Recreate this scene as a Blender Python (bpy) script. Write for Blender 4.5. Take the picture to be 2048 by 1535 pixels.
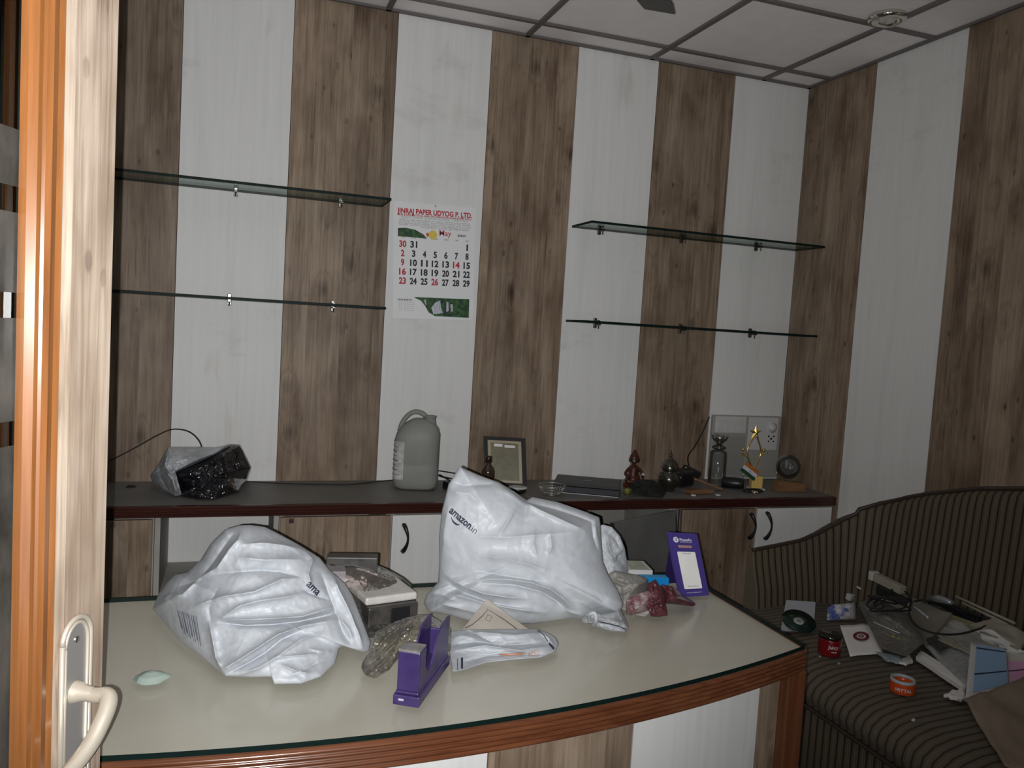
import bpy, bmesh, math, random
from mathutils import Vector, Matrix, noise
from mathutils.bvhtree import BVHTree
from mathutils.geometry import tessellate_polygon
R = random.Random(7)
PI = math.pi
for o in list(bpy.data.objects): bpy.data.objects.remove(o)
SC = bpy.context.scene
COL = SC.collection

# ------------------------------------------------------------------ camera, light, exposure
FPX = 1613.8
CAM = Vector((-2.6481, -3.4334, 1.4720))
CR = Vector((0.94519, -0.32090, 0.06027)); CU = Vector((-0.03425, 0.08612, 0.99570)); CF = Vector((0.32471, 0.94319, -0.07041))
cd = bpy.data.cameras.new('camera'); cam = bpy.data.objects.new('camera', cd); COL.objects.link(cam)
cd.sensor_width = 36; cd.lens = FPX * 36 / 2048; cd.clip_start = 0.02
M = Matrix((CR, CU, -CF)).transposed().to_4x4(); M.translation = CAM
cam.matrix_world = M
SC.camera = cam
SC.view_settings.view_transform = 'Standard'; SC.view_settings.look = 'None'
SC.view_settings.gamma = 1; SC.view_settings.use_curve_mapping = False
SC.view_settings.exposure = 0.0
w = bpy.data.worlds.new('world'); SC.world = w; w.use_nodes = True
w.node_tree.nodes['Background'].inputs[0].default_value = (0.75, 0.85, 1, 1)
w.node_tree.nodes['Background'].inputs[1].default_value = 0.012
# the phone's flash beside the lens: the light this photograph was taken with
fl = bpy.data.lights.new('camera_flash', 'SPOT'); fl.energy = 150; fl.shadow_soft_size = 0.0018; fl.color = (1, 1, 1)
fl.spot_size = math.radians(126); fl.spot_blend = 1.0
flo = bpy.data.objects.new('camera_flash', fl); COL.objects.link(flo)
flo.location = CAM - CR * 0.016 - CU * 0.007
flo.rotation_euler = (CF * FPX + CR * (590 - 1024) - CU * (380 - 767.5)).to_track_quat('-Z', 'Y').to_euler()
# daylight from the doorway behind the camera
al = bpy.data.lights.new('doorway_daylight', 'AREA'); al.shape = 'RECTANGLE'; al.size = 1.2; al.size_y = 1.0; al.energy = 6; al.color = (0.86, 0.93, 1)
alo = bpy.data.objects.new('doorway_daylight', al); COL.objects.link(alo)
alo.location = (-2.3, -4.95, .75); alo.rotation_euler = (math.radians(135), 0, 0)

# ------------------------------------------------------------------ helpers
def ray(px, py): return CF * FPX + CR * (px - 1024) - CU * (py - 767.5)
def on(px, py, ax, v):
    d = ray(px, py); return CAM + d * ((v - CAM[ax]) / d[ax])
def az(px, py, z): return on(px, py, 2, z)
def ay(px, py, y): return on(px, py, 1, y)
def pj(P):
    d = Vector(P) - CAM; z = d.dot(CF); return (1024 + FPX * d.dot(CR) / z, 767.5 - FPX * d.dot(CU) / z)

def tag(o, label=None, cat=None, group=None, kind=None):
    if label: o['label'] = label
    if cat: o['category'] = cat
    if group: o['group'] = group
    if kind: o['kind'] = kind
    return o
def empty(name, loc, label, cat, group=None, rot=(0, 0, 0)):
    o = bpy.data.objects.new(name, None); COL.objects.link(o); o.empty_display_size = 0.05
    o.location = loc; o.rotation_euler = rot
    bpy.context.view_layer.update()
    return tag(o, label, cat, group)

class MB:
    """collects world-space geometry and links it as one mesh object"""
    def __init__(s): s.b = bmesh.new()
    def mark(s): return len(s.b.verts), len(s.b.faces)
    def box(s, c, size, rot=None, bev=0.0, mi=0, seg=2):
        t = bmesh.new(); bmesh.ops.create_cube(t, size=1)
        for v in t.verts: v.co = Vector((v.co.x * size[0], v.co.y * size[1], v.co.z * size[2]))
        if bev: bmesh.ops.bevel(t, geom=t.edges[:], offset=bev, segments=seg, profile=0.5, affect='EDGES')
        m = Matrix.Translation(Vector(c)) @ (rot.to_4x4() if rot is not None else Matrix.Identity(4))
        t.transform(m); s.add(t, mi); return s
    def add(s, t, mi=0):
        vm = {}
        for v in t.verts: vm[v] = s.b.verts.new(v.co)
        for f in t.faces:
            try:
                g = s.b.faces.new([vm[v] for v in f.verts]); g.material_index = mi if mi else f.material_index
                g.smooth = f.smooth
            except ValueError: pass
        t.free()
    def tube(s, pts, r, n=8, mi=0, caps=True):
        pts = [Vector(p) for p in pts]; N = len(pts)
        rs = r if isinstance(r, (list, tuple)) else [r] * N
        rings = []; up = None
        for i, p in enumerate(pts):
            d = (pts[min(i + 1, N - 1)] - pts[max(i - 1, 0)]).normalized()
            if up is None:
                up = Vector((0, 0, 1)) if abs(d.z) < .9 else Vector((1, 0, 0))
            up = (up - d * up.dot(d)).normalized(); sd = d.cross(up)
            rings.append([s.b.verts.new(p + (up * math.cos(2 * PI * k / n) + sd * math.sin(2 * PI * k / n)) * rs[i]) for k in range(n)])
        for a, b in zip(rings, rings[1:]):
            for k in range(n):
                f = s.b.faces.new((a[k], a[(k + 1) % n], b[(k + 1) % n], b[k])); f.material_index = mi; f.smooth = True
        if caps:
            for rg in (rings[0][::-1], rings[-1]):
                f = s.b.faces.new(rg); f.material_index = mi
        return s
    def lathe(s, c, prof, n=32, axis=None, mi=0):
        c = Vector(c); rot = Vector((0, 0, 1)).rotation_difference(Vector(axis).normalized()).to_matrix() if axis is not None else Matrix.Identity(3)
        rings = []
        for r, z in prof:
            if r < 1e-6: rings.append([s.b.verts.new(c + rot @ Vector((0, 0, z)))])
            else: rings.append([s.b.verts.new(c + rot @ Vector((r * math.cos(2 * PI * k / n), r * math.sin(2 * PI * k / n), z))) for k in range(n)])
        for a, b in zip(rings, rings[1:]):
            for k in range(n):
                vs = [a[k % len(a)], a[(k + 1) % len(a)], b[(k + 1) % len(b)], b[k % len(b)]]
                u = []
                for v in vs:
                    if v not in u: u.append(v)
                if len(u) > 2:
                    f = s.b.faces.new(u); f.material_index = mi; f.smooth = True
        return s
    def prism(s, pts, d, mi=0):
        """pts: list of 3D points of a flat polygon; d: extrusion vector"""
        d = Vector(d); a = [s.b.verts.new(Vector(p)) for p in pts]; b = [s.b.verts.new(Vector(p) + d) for p in pts]
        n = len(a); tri = tessellate_polygon([[Vector(p) for p in pts]])
        for t in tri:
            for q, fl in ((a, 1), (b, 0)):
                vs = [q[i] for i in t]
                try: f = s.b.faces.new(vs[::-1] if fl else vs); f.material_index = mi
                except ValueError: pass
        for i in range(n):
            f = s.b.faces.new((a[i], a[(i + 1) % n], b[(i + 1) % n], b[i])); f.material_index = mi
        return s
    def grid(s, P, mi=0, smooth=True, closed=False):
        V = [[s.b.verts.new(Vector(p)) for p in row] for row in P]
        for i in range(len(V) - 1):
            m = len(V[i])
            for j in range(m if closed else m - 1):
                f = s.b.faces.new((V[i][j], V[i][(j + 1) % m], V[i + 1][(j + 1) % m], V[i + 1][j])); f.material_index = mi; f.smooth = smooth
        return V
    def build(s, name, mats, parent=None, smooth=None, recalc=True):
        if recalc: bmesh.ops.recalc_face_normals(s.b, faces=s.b.faces[:])
        me = bpy.data.meshes.new(name); s.b.to_mesh(me); s.b.free()
        if not isinstance(mats, (list, tuple)): mats = [mats]
        for m in mats: me.materials.append(m)
        if smooth is not None:
            for p in me.polygons: p.use_smooth = smooth
        o = bpy.data.objects.new(name, me); COL.objects.link(o)
        if parent:
            o.parent = parent; o.matrix_parent_inverse = parent.matrix_world.inverted()
        else:  # put the origin at the base of the thing
            vs = [v.co for v in me.vertices]
            if vs:
                c = Vector(((min(v.x for v in vs) + max(v.x for v in vs)) / 2, (min(v.y for v in vs) + max(v.y for v in vs)) / 2, min(v.z for v in vs)))
                me.transform(Matrix.Translation(-c)); o.location = c; bpy.context.view_layer.update()
        return o
def struct(name, mb, mats, **k):
    o = mb.build(name, mats, **k); o['kind'] = 'structure'; return o

def text_mesh(s, size, M4, extrude=0.0006, bold=0.0):
    """mesh bmesh of a line of text, placed by a matrix (x right, y up, z out)"""
    cu = bpy.data.curves.new('t', 'FONT'); cu.body = s; cu.size = size; cu.extrude = extrude; cu.offset = bold; cu.resolution_u = 3
    o = bpy.data.objects.new('t', cu); COL.objects.link(o); bpy.context.view_layer.update()
    me = bpy.data.meshes.new_from_object(o.evaluated_get(bpy.context.evaluated_depsgraph_get()))
    b = bmesh.new(); b.from_mesh(me); b.transform(M4)
    bpy.data.objects.remove(o); bpy.data.curves.remove(cu); bpy.data.meshes.remove(me)
    return b
def frame(o, x, y):
    x = Vector(x).normalized(); z = x.cross(Vector(y)).normalized(); y = z.cross(x)
    m = Matrix((x, y, z)).transposed().to_4x4(); m.translation = Vector(o); return m
def arc(pts, n=12):
    """Catmull-Rom through the points"""
    pts = [Vector(p) for p in pts]; P = [pts[0] * 2 - pts[1]] + pts + [pts[-1] * 2 - pts[-2]]; out = []
    for i in range(1, len(P) - 2):
        a, b, c, d = P[i - 1:i + 3]
        for k in range(n):
            t = k / n
            out.append(0.5 * ((2 * b) + (c - a) * t + (2 * a - 5 * b + 4 * c - d) * t * t + (3 * b - a - 3 * c + d) * t ** 3))
    out.append(pts[-1]); return out

# ------------------------------------------------------------------ materials
def mat(name, col=(.5, .5, .5), rough=.5, metal=0, spec=.5, **k):
    m = bpy.data.materials.new(name); m.use_nodes = True; b = m.node_tree.nodes['Principled BSDF']
    b.inputs['Base Color'].default_value = (*col, 1); b.inputs['Roughness'].default_value = rough
    b.inputs['Metallic'].default_value = metal; b.inputs['Specular IOR Level'].default_value = spec
    for a, v in k.items(): b.inputs[a.replace('_', ' ')].default_value = v
    return m
class NT:
    def __init__(s, m): s.t = m.node_tree; s.b = s.t.nodes['Principled BSDF']
    def n(s, typ, **k):
        nd = s.t.nodes.new(typ)
        for a, v in k.items():
            if a.startswith('i_'): nd.inputs[a[2:].replace('_', ' ')].default_value = v
            else: setattr(nd, a, v)
        return nd
    def l(s, a, b): s.t.links.new(a, b)
    def coord(s, scale, kind='Object', add=None):
        tc = s.n('ShaderNodeTexCoord'); mp = s.n('ShaderNodeMapping'); mp.inputs['Scale'].default_value = scale
        src = tc.outputs[kind]
        if add is not None:
            a = s.n('ShaderNodeVectorMath', operation='ADD'); s.l(src, a.inputs[0]); s.l(add, a.inputs[1]); src = a.outputs[0]
        s.l(src, mp.inputs[0]); return mp.outputs[0]
    def noise(s, vec, scale=1, detail=4, rough=.5, dist=0):
        nd = s.n('ShaderNodeTexNoise'); nd.inputs['Scale'].default_value = scale; nd.inputs['Detail'].default_value = detail
        nd.inputs['Roughness'].default_value = rough; nd.inputs['Distortion'].default_value = dist; s.l(vec, nd.inputs['Vector']); return nd.outputs['Fac']
    def ramp(s, fac, stops):
        r = s.n('ShaderNodeValToRGB'); e = r.color_ramp.elements
        while len(e) < len(stops): e.new(0.5)
        for x, (p, c) in zip(e, stops):
            x.position = p; x.color = (*c, 1) if not isinstance(c, (int, float)) else (c, c, c, 1)
        s.l(fac, r.inputs[0]); return r.outputs[0]
    def mix(s, a, b, fac, typ='MIX'):
        m = s.n('ShaderNodeMix', data_type='RGBA', blend_type=typ)
        for v, i in ((a, 6), (b, 7)):
            if isinstance(v, tuple): m.inputs[i].default_value = (*v, 1)
            else: s.l(v, m.inputs[i])
        if isinstance(fac, (int, float)): m.inputs[0].default_value = fac
        else: s.l(fac, m.inputs[0])
        return m.outputs[2]
    def math(s, op, a, b=None):
        m = s.n('ShaderNodeMath', operation=op)
        for i, v in enumerate((a, b)):
            if v is None: continue
            if isinstance(v, (int, float)): m.inputs[i].default_value = v
            else: s.l(v, m.inputs[i])
        return m.outputs[0]
    def bump(s, h, st, d=.01):
        b = s.n('ShaderNodeBump'); b.inputs['Strength'].default_value = st; b.inputs['Distance'].default_value = d; s.l(h, b.inputs['Height']); s.l(b.outputs[0], s.b.inputs['Normal'])
    def base(s, c): s.l(c, s.b.inputs['Base Color'])

def seedvec(t):
    a = t.n('ShaderNodeAttribute', attribute_name='seed'); c = t.n('ShaderNodeCombineXYZ')
    t.l(a.outputs['Fac'], c.inputs[0]); t.l(a.outputs['Fac'], c.inputs[1]); t.l(a.outputs['Fac'], c.inputs[2]); return c.outputs[0], a.outputs['Fac']

def wood_brown(k=1.0, nm='weathered_brown_laminate'):
    m = mat(nm, rough=.5, spec=.3); t = NT(m)
    sv, sf = seedvec(t)
    # planks ~ 0.13 wide inside a panel
    tc = t.n('ShaderNodeTexCoord'); sx = t.n('ShaderNodeSeparateXYZ'); t.l(tc.outputs['Object'], sx.inputs[0])
    u = t.math('ADD', t.math('ADD', sx.outputs[0], sx.outputs[1]), sf)
    pk = t.math('FLOOR', t.math('DIVIDE', u, .136)); wn = t.n('ShaderNodeTexWhiteNoise', noise_dimensions='1D'); t.l(pk, wn.inputs['W'])
    c = t.n('ShaderNodeCombineXYZ'); t.l(wn.outputs['Value'], c.inputs[2]); off = t.n('ShaderNodeVectorMath', operation='MULTIPLY_ADD'); t.l(c.outputs[0], off.inputs[0]); off.inputs[1].default_value = (0, 0, 9); t.l(sv, off.inputs[2])
    fine = t.noise(t.coord((60, 60, 2.2), add=off.outputs[0]), 1.6, 6, .62, .6)
    broad = t.noise(t.coord((9, 9, 1.3), add=off.outputs[0]), 1, 4, .55, 1.2)
    blot = t.noise(t.coord((4, 4, 2.6), add=off.outputs[0]), 1.3, 3, .6)
    col = t.ramp(t.math('ADD', t.math('MULTIPLY', fine, .5), t.math('MULTIPLY', broad, .5)),
                 [(.30, (.12, .085, .06)), (.43, (.24, .18, .135)), (.56, (.35, .275, .212)), (.72, (.46, .38, .31))])
    tone = t.math('ADD', t.math('MULTIPLY', wn.outputs['Value'], .34), .80)
    col = t.mix(col, tone, 1.0, 'MULTIPLY')
    col = t.mix(col, (.6, .54, .50), t.ramp(blot, [(.45, 0), (.7, .95)]), 'MULTIPLY')
    # knots
    vo = t.n('ShaderNodeTexVoronoi'); vo.inputs['Scale'].default_value = 1
    dv = t.n('ShaderNodeVectorMath', operation='MULTIPLY_ADD')
    t.l(t.coord((6.5, 6.5, 3.3), add=off.outputs[0]), vo.inputs['Vector'])
    vo.inputs['Randomness'].default_value = 1
    kd = t.math('ADD', vo.outputs['Distance'], t.math('MULTIPLY', t.math('SUBTRACT', fine, .5), .34))
    col = t.mix(t.mix(col, (.30, .27, .25), 1.0, 'MULTIPLY'), col, t.ramp(kd, [(.02, 0), (.09, .45), (.20, 1)]))
    hal = t.math('ABSOLUTE', t.math('SUBTRACT', kd, .26)); col = t.mix(t.mix(col, (.78, .74, .7), 1.0, 'MULTIPLY'), col, t.ramp(hal, [(.0, .2), (.05, 1)]))
    v2 = t.n('ShaderNodeTexVoronoi'); v2.inputs['Scale'].default_value = 1; t.l(t.coord((17, 17, 9), add=off.outputs[0]), v2.inputs['Vector'])
    gate = t.ramp(blot, [(.45, 1), (.56, 0)])
    k2 = t.math('MAXIMUM', t.ramp(v2.outputs['Distance'], [(.07, 0), (.15, 1)]), gate)
    col = t.mix((.11, .08, .06), col, k2)
    if k != 1: col = t.mix(col, (k, k * 1.08, k * 1.18), 1.0, 'MULTIPLY'); t.t.nodes[-1].clamp_result = False
    col = t.mix(col, (1.0, .965, .90), 1.0, 'MULTIPLY')
    t.base(col); t.bump(fine, .18, .003); return m

def wood_white():
    m = mat('whitewashed_laminate', rough=.5, spec=.3); t = NT(m)
    sv, sf = seedvec(t)
    fine = t.noise(t.coord((45, 45, 1.6), add=sv), 1.5, 5, .6, .3)
    broad = t.noise(t.coord((11, 11, .9), add=sv), 1, 4, .6, .6)
    sm = t.noise(t.coord((2.2, 2.2, 4), add=sv), 1.0, 6, .65, 0)
    col = t.ramp(t.math('ADD', t.math('MULTIPLY', fine, .4), t.math('MULTIPLY', broad, .6)),
                 [(.3, (.72, .725, .705)), (.5, (.80, .80, .785)), (.7, (.86, .86, .85))])
    col = t.mix(col, (.82, .78, .70), t.ramp(broad, [(.5, 0), (.8, .25)]), 'MULTIPLY')
    col = t.mix(col, (.60, .59, .58), t.ramp(sm, [(.60, 0), (.80, .6)]), 'MULTIPLY')
    vo = t.n('ShaderNodeTexVoronoi'); vo.inputs['Scale'].default_value = 1; t.l(t.coord((3.2, 3.2, 1.5), add=sv), vo.inputs['Vector'])
    col = t.mix((.2, .17, .15), col, t.ramp(vo.outputs['Distance'], [(.012, 0), (.03, 1)]))
    # grimy smears along the grain
    st = t.noise(t.coord((6, 6, 1.1), add=sv), 1.7, 3, .5, .2)
    col = t.mix(col, (.74, .71, .66), t.ramp(st, [(.66, 0), (.78, .6)]), 'MULTIPLY')
    t.base(col); t.bump(fine, .1, .003); return m

def noisy(name, c1, c2, scale=(8, 8, 8), rough=.6, bump=0, detail=5, spec=.4, lo=.35, hi=.65, metal=0, coord='Object', rr=None):
    m = mat(name, rough=rough, spec=spec, metal=metal); t = NT(m)
    f = t.noise(t.coord(scale, coord), 1, detail, .6)
    t.base(t.ramp(f, [(lo, c1), (hi, c2)]))
    if bump: t.bump(f, bump, .01)
    return m
def varnish(name, c1, c2, axis=2, rough=.22):
    m = mat(name, rough=rough, spec=.6); t = NT(m); sc = [70, 70, 70]; sc[axis] = 3
    f = t.noise(t.coord(tuple(sc)), 1, 5, .6, .5); t.base(t.ramp(f, [(.3, c1), (.7, c2)]))
    t.b.inputs['Coat Weight'].default_value = .4; t.b.inputs['Coat Roughness'].default_value = .12; return m
def thin_glass(name, tint, refl=1.0, rough=.02, dust=0.0):
    """architectural glass: lets light straight through with its tint, reflects by fresnel"""
    m = bpy.data.materials.new(name); m.use_nodes = True; t = m.node_tree; t.nodes.clear()
    o = t.nodes.new('ShaderNodeOutputMaterial'); tr = t.nodes.new('ShaderNodeBsdfTransparent'); tr.inputs[0].default_value = (*tint, 1)
    gl = t.nodes.new('ShaderNodeBsdfGlossy'); gl.inputs['Roughness'].default_value = rough
    lw = t.nodes.new('ShaderNodeFresnel'); lw.inputs['IOR'].default_value = 1.5
    mu = t.nodes.new('ShaderNodeMath'); mu.operation = 'MULTIPLY'; mu.inputs[1].default_value = refl; t.links.new(lw.outputs[0], mu.inputs[0])
    mx = t.nodes.new('ShaderNodeMixShader'); t.links.new(mu.outputs[0], mx.inputs[0]); t.links.new(tr.outputs[0], mx.inputs[1]); t.links.new(gl.outputs[0], mx.inputs[2])
    out = mx.outputs[0]
    if dust:
        df = t.nodes.new('ShaderNodeBsdfDiffuse'); df.inputs[0].default_value = (.6, .58, .54, 1)
        m2 = t.nodes.new('ShaderNodeMixShader'); m2.inputs[0].default_value = dust; t.links.new(out, m2.inputs[1]); t.links.new(df.outputs[0], m2.inputs[2]); out = m2.outputs[0]
    t.links.new(out, o.inputs[0]); return m

BROWN = wood_brown(); PALEB = wood_brown(1.65, 'pale_oak_laminate'); WHITE = wood_white()
GROOVE = mat('dark_groove', (.05, .045, .04), .9)
LAM = noisy('grey_taupe_laminate', (.62, .575, .51), (.69, .64, .57), (2.5, 2.5, 2.5), .5, spec=.3)
LAMD = noisy('grey_counter_laminate', (.17, .165, .155), (.215, .205, .19), (3, 3, 3), .55, spec=.3)
TRIM = varnish('red_brown_varnish', (.09, .026, .010), (.19, .068, .028), 0)
TRIMV = varnish('dark_brown_varnish', (.10, .032, .014), (.17, .062, .028), 2)
MAHOG = varnish('dark_mahogany_varnish', (.032, .009, .006), (.065, .018, .012), 0)
ORANGE = varnish('orange_brown_varnish', (.135, .048, .013), (.24, .095, .03), 2, .2)
GEDGE = mat('dark_green_glass_edge', (.004, .014, .012), .5, spec=.15)
GLASS = thin_glass('shelf_glass', (.82, .87, .85), .3, .03)
DGLASS = thin_glass('desk_glass', (.985, .99, .975), .15, .15)
DOORGL = thin_glass('clear_door_glass', (.82, .9, .88), 1.3, .01)
STEEL = mat('brushed_steel', (.55, .53, .5), .3, 1)
BLACK = mat('black_plastic', (.012, .012, .014), .35)
MATTB = mat('matt_black', (.015, .014, .014), .7)
CHROME = mat('chrome', (.7, .68, .64), .12, 1)
NICKEL = mat('satin_nickel', (.56, .50, .41), .38, .45)
GOLD = mat('gold_metal', (.85, .62, .2), .2, .95)
PURPLE = noisy('dusty_purple_plastic', (.040, .024, .105), (.056, .034, .145), (30, 30, 30), .38, spec=.5)
PAPER = noisy('white_paper', (.80, .785, .76), (.90, .885, .86), (6, 6, 6), .8)
INK = mat('black_ink', (.02, .02, .022), .6)
REDINK = mat('red_ink', (.55, .03, .05), .6)
PLW = mat('white_plastic', (.62, .62, .6), .4)

# ------------------------------------------------------------------ room shell
ZC = 2.7375; P = .412; PB = [0, -.4273, -.8415, -1.2447, -1.6507, -2.0584, -2.4730, -2.8815, -3.296, -3.71, -4.12]
XL = -4.12; YB = -4.6
def panel_wall(name, segs, mk, z0, z1):
    """segs: (a, b, material index); mk(u, depth) -> xy on the wall"""
    mb = MB(); lay = mb.b.faces.layers.float.new('seed')
    g = .0012
    for i, (a, b, mi) in enumerate(segs):
        p = [Vector((*mk(a + g, 0), z0)), Vector((*mk(b - g, 0), z0)), Vector((*mk(b - g, 0), z1)), Vector((*mk(a + g, 0), z1))]
        back = Vector((*mk(0, .006), 0)) - Vector((*mk(0, 0), 0))
        n0 = len(mb.b.faces); mb.prism(p, back, mi)
        mb.b.faces.ensure_lookup_table()
        for f in mb.b.faces[n0:]: f[lay] = i * 3.17 + mi * 1.3 + len(name)
    a, b = segs[0][0], segs[-1][1]
    p = [Vector((*mk(a, .0062), z0)), Vector((*mk(b, .0062), z0)), Vector((*mk(b, .0062), z1)), Vector((*mk(a, .0062), z1))]
    mb.prism(p, Vector((*mk(0, .1), 0)) - Vector((*mk(0, 0), 0)), 2)
    return struct(name, mb, [BROWN, WHITE, GROOVE])
# back wall: from the right corner white, brown, white ...
panel_wall('wall_back', [(-PB[i], -PB[i + 1], 1 if i % 2 == 0 else 0) for i in range(10)], lambda u, d: (-u, d), 0, ZC)
YR = [0, .4541, .9304, 1.39, 1.85, 2.31, 2.77, 3.23, 3.69, 4.15, 4.6]
panel_wall('wall_right', [(YR[i], YR[i + 1], 0 if i % 2 == 0 else 1) for i in range(10)], lambda u, d: (d, -u), 0, ZC)
panel_wall('wall_left', [(i * .46, (i + 1) * .46, i % 2) for i in range(10)], lambda u, d: (XL - d, -u), 0, ZC)
mb = MB(); mb.box((XL / 2, YB / 2, -.03), (-XL + .2, -YB + .2, .06)); struct('floor', mb, noisy('grey_floor_tile', (.26, .26, .26), (.34, .34, .33), (3, 3, 3), .4))
# suspended ceiling: tiles lying in a metal grid
CT = noisy('white_mineral_ceiling_tile', (.90, .86, .85), (.96, .93, .92), (9, 9, 9), .9, detail=6, lo=.3, hi=.7)
CG = mat('grey_ceiling_grid_metal', (.15, .135, .13), .5)
mb = MB(); mb.box((XL / 2, YB / 2, ZC + .05), (-XL + .2, -YB + .2, .08)); ceil = struct('ceiling', mb, CT)
xs = [-.273 - .61 * k for k in range(7)]; ys = [-.164 - .61 * k for k in range(8)]
mb = MB()
for x in xs: mb.box((x, YB / 2, ZC + .004), (.022, -YB, .012))
for y in ys: mb.box((XL / 2, y, ZC + .0045), (-XL, .022, .011))
mb.box((XL / 2, -.008, ZC + .003), (-XL, .016, .010)); mb.box((-.008, YB / 2, ZC + .003), (.016, -YB, .010))
g = struct('trim_1', mb, CG)

# round recessed downlight
dl = empty('ceiling_downlight', (-.328, -.853, ZC), 'round chrome recessed downlight at a ceiling grid crossing', 'ceiling light')
MB().lathe((-.328, -.853, ZC - .012), [(.03, .02), (.042, .006), (.05, 0), (.062, -.002), (.07, .004), (.072, .012), (.07, .02)], 40).build('bezel', CHROME, dl)
MB().lathe((-.328, -.853, ZC - .014), [(0, -.006), (.018, -.003), (.03, .004), (.034, .014)], 32).build('lamp', mat('downlight_lens', (.6, .58, .52), .15, .3), dl)

# ceiling fan (only a blade tip enters the frame)
fan_c = Vector((-1.87, -1.62, 2.47))
fan = empty('ceiling_fan', fan_c, 'dark grey ceiling fan blade tip hanging below the tiles', 'ceiling fan')
FANM = mat('dark_grey_fan_paint', (.075, .068, .06), .5)
MB().lathe(fan_c, [(0, -.05), (.07, -.045), (.1, -.02), (.105, .02), (.08, .05), (.02, .06), (.015, .1), (.015, .2), (.05, .24), (.055, .27)], 32).build('motor', FANM, fan)
tipdir = (Vector((-1.42, -1.10, 2.47)) - fan_c); tipdir.z = 0; L0 = tipdir.length - .045; tipdir.normalize()
for k in range(3):
    d = Matrix.Rotation(k * 2 * PI / 3, 3, 'Z') @ tipdir; s = d.cross(Vector((0, 0, 1)))
    row = []
    for i in range(9):
        t = .1 + (L0 - .1) * i / 8; wd = .045 + .012 * i / 8
        if i == 8: wd *= .85
        row.append([fan_c + d * t + s * wd * q + Vector((0, 0, -.012 * q)) for q in (-1, -.5, 0, .5, 1)])
    mb = MB(); mb.grid(row); mb.grid([[p + Vector((0, 0, -.004)) for p in r] for r in row]); 
    mb.build('blade', FANM, fan)

# ------------------------------------------------------------------ counter along the back wall
ZD = .78
cu = empty('back_counter', (-2.0, -.22, .74), 'long grey laminate worktop with dark mahogany edge along back wall', 'counter')
X0 = -3.95
def seedmb(mb, val):
    lay = mb.b.faces.layers.float.new('seed')
    for f in mb.b.faces: f[lay] = val
mb = MB(); mb.box(((X0 - .001) / 2, -.216, ZD - .012), (-X0, .428, .022), bev=.002); mb.build('worktop', LAMD, cu)
# ridged front edge
mb = MB(); prof = [(-.43, ZD)]
zz = ZD - .002
for k in range(4):
    prof += [(-.440, zz), (-.4425, zz - .002), (-.4425, zz - .007), (-.440, zz - .009)]; zz -= .0102
prof += [(-.43, zz)]
V = mb.grid([[(X0, y, z) for y, z in prof], [(-.002, y, z) for y, z in prof]], smooth=False)
mb.b.faces.new([v for v in V[0]]); mb.b.faces.new([v for v in V[1]][::-1]); mb.build('front_edge', MAHOG, cu)
ZU = ZD - .045
YF = -.425
# carcass: sides, back, bottom per cabinet
def door_panel(name, x0, x1, mi, parent, seed, z0=.08, z1=ZU - .003, hinge=None, m=None):
    mb = MB(); mb.box(((x0 + x1) / 2, YF - .009, (z0 + z1) / 2), (x1 - x0 - .004, .018, z1 - z0), bev=.0015); seedmb(mb, seed)
    return mb.build(name, m or (BROWN, WHITE)[mi], parent)
def bow_handle(c, parent, out=Vector((0, -1, 0)), bulge=Vector((1, 0, 0)), L=.10, mat_=BLACK, mirror=1):
    c = Vector(c); up = Vector((0, 0, 1)); pts = []; rs = []
    for i in range(13):
        t = i / 12; a = math.sin(PI * t)
        pts.append(c + up * (L * (.5 - t)) + out * (.004 + .020 * a ** .7) + bulge * .014 * math.sin(PI * t) * mirror)
        rs.append(.0035 + .0045 * abs(math.cos(PI * t)) ** 2 + .001)
    mb = MB(); mb.tube(pts, rs, 10)
    for t in (0.02, .98): mb.lathe(c + up * (L * (.5 - t)), [(0, .0), (.008, .0), (.007, .006), (0, .008)], 14, axis=out)
    mb.build('handle', mat_, parent)
CARC = noisy('carcass_laminate', (.34, .32, .29), (.42, .40, .36), (5, 5, 5), .6)
def carcass(x0, x1, parent, back=None, inner=True):
    mb = MB(); z0, z1 = .06, ZU - .0005
    for x in (x0 + .009, x1 - .009): mb.box((x, -.215, (z0 + z1) / 2), (.018, .412, z1 - z0))
    mb.box(((x0 + x1) / 2, -.008, (z0 + z1) / 2), (x1 - x0 - .036, .010, z1 - z0), mi=1)
    mb.box(((x0 + x1) / 2, -.215, z0 + .009), (x1 - x0 - .036, .412, .018))
    mb.box(((x0 + x1) / 2, -.19, .03), (x1 - x0, .36, .059))
    seedmb(mb, x0 * 7); mb.build('carcass', [CARC, back or CARC], parent)
def cab(x0, x1, label):
    c = empty('base_cabinet', ((x0 + x1) / 2, -.21, 0), label, 'cabinet', 'base cabinets under the back counter'); return c
WHITEH = wood_white(); WHITEH.name = 'whitewashed_back_panel'
# leftmost: brown
c = cab(-3.4, -2.897, 'brown wood-look base cabinet beside the door, leftmost under the back counter'); carcass(-3.4, -2.897, c); door_panel('door', -3.4, -2.899, 0, c, 4.1)
c = cab(-3.95, -3.402, 'whitewashed base cabinet hidden behind the open glazed door'); carcass(-3.95, -3.402, c); door_panel('door', -3.95, -3.404, 1, c, 5.3)
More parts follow.
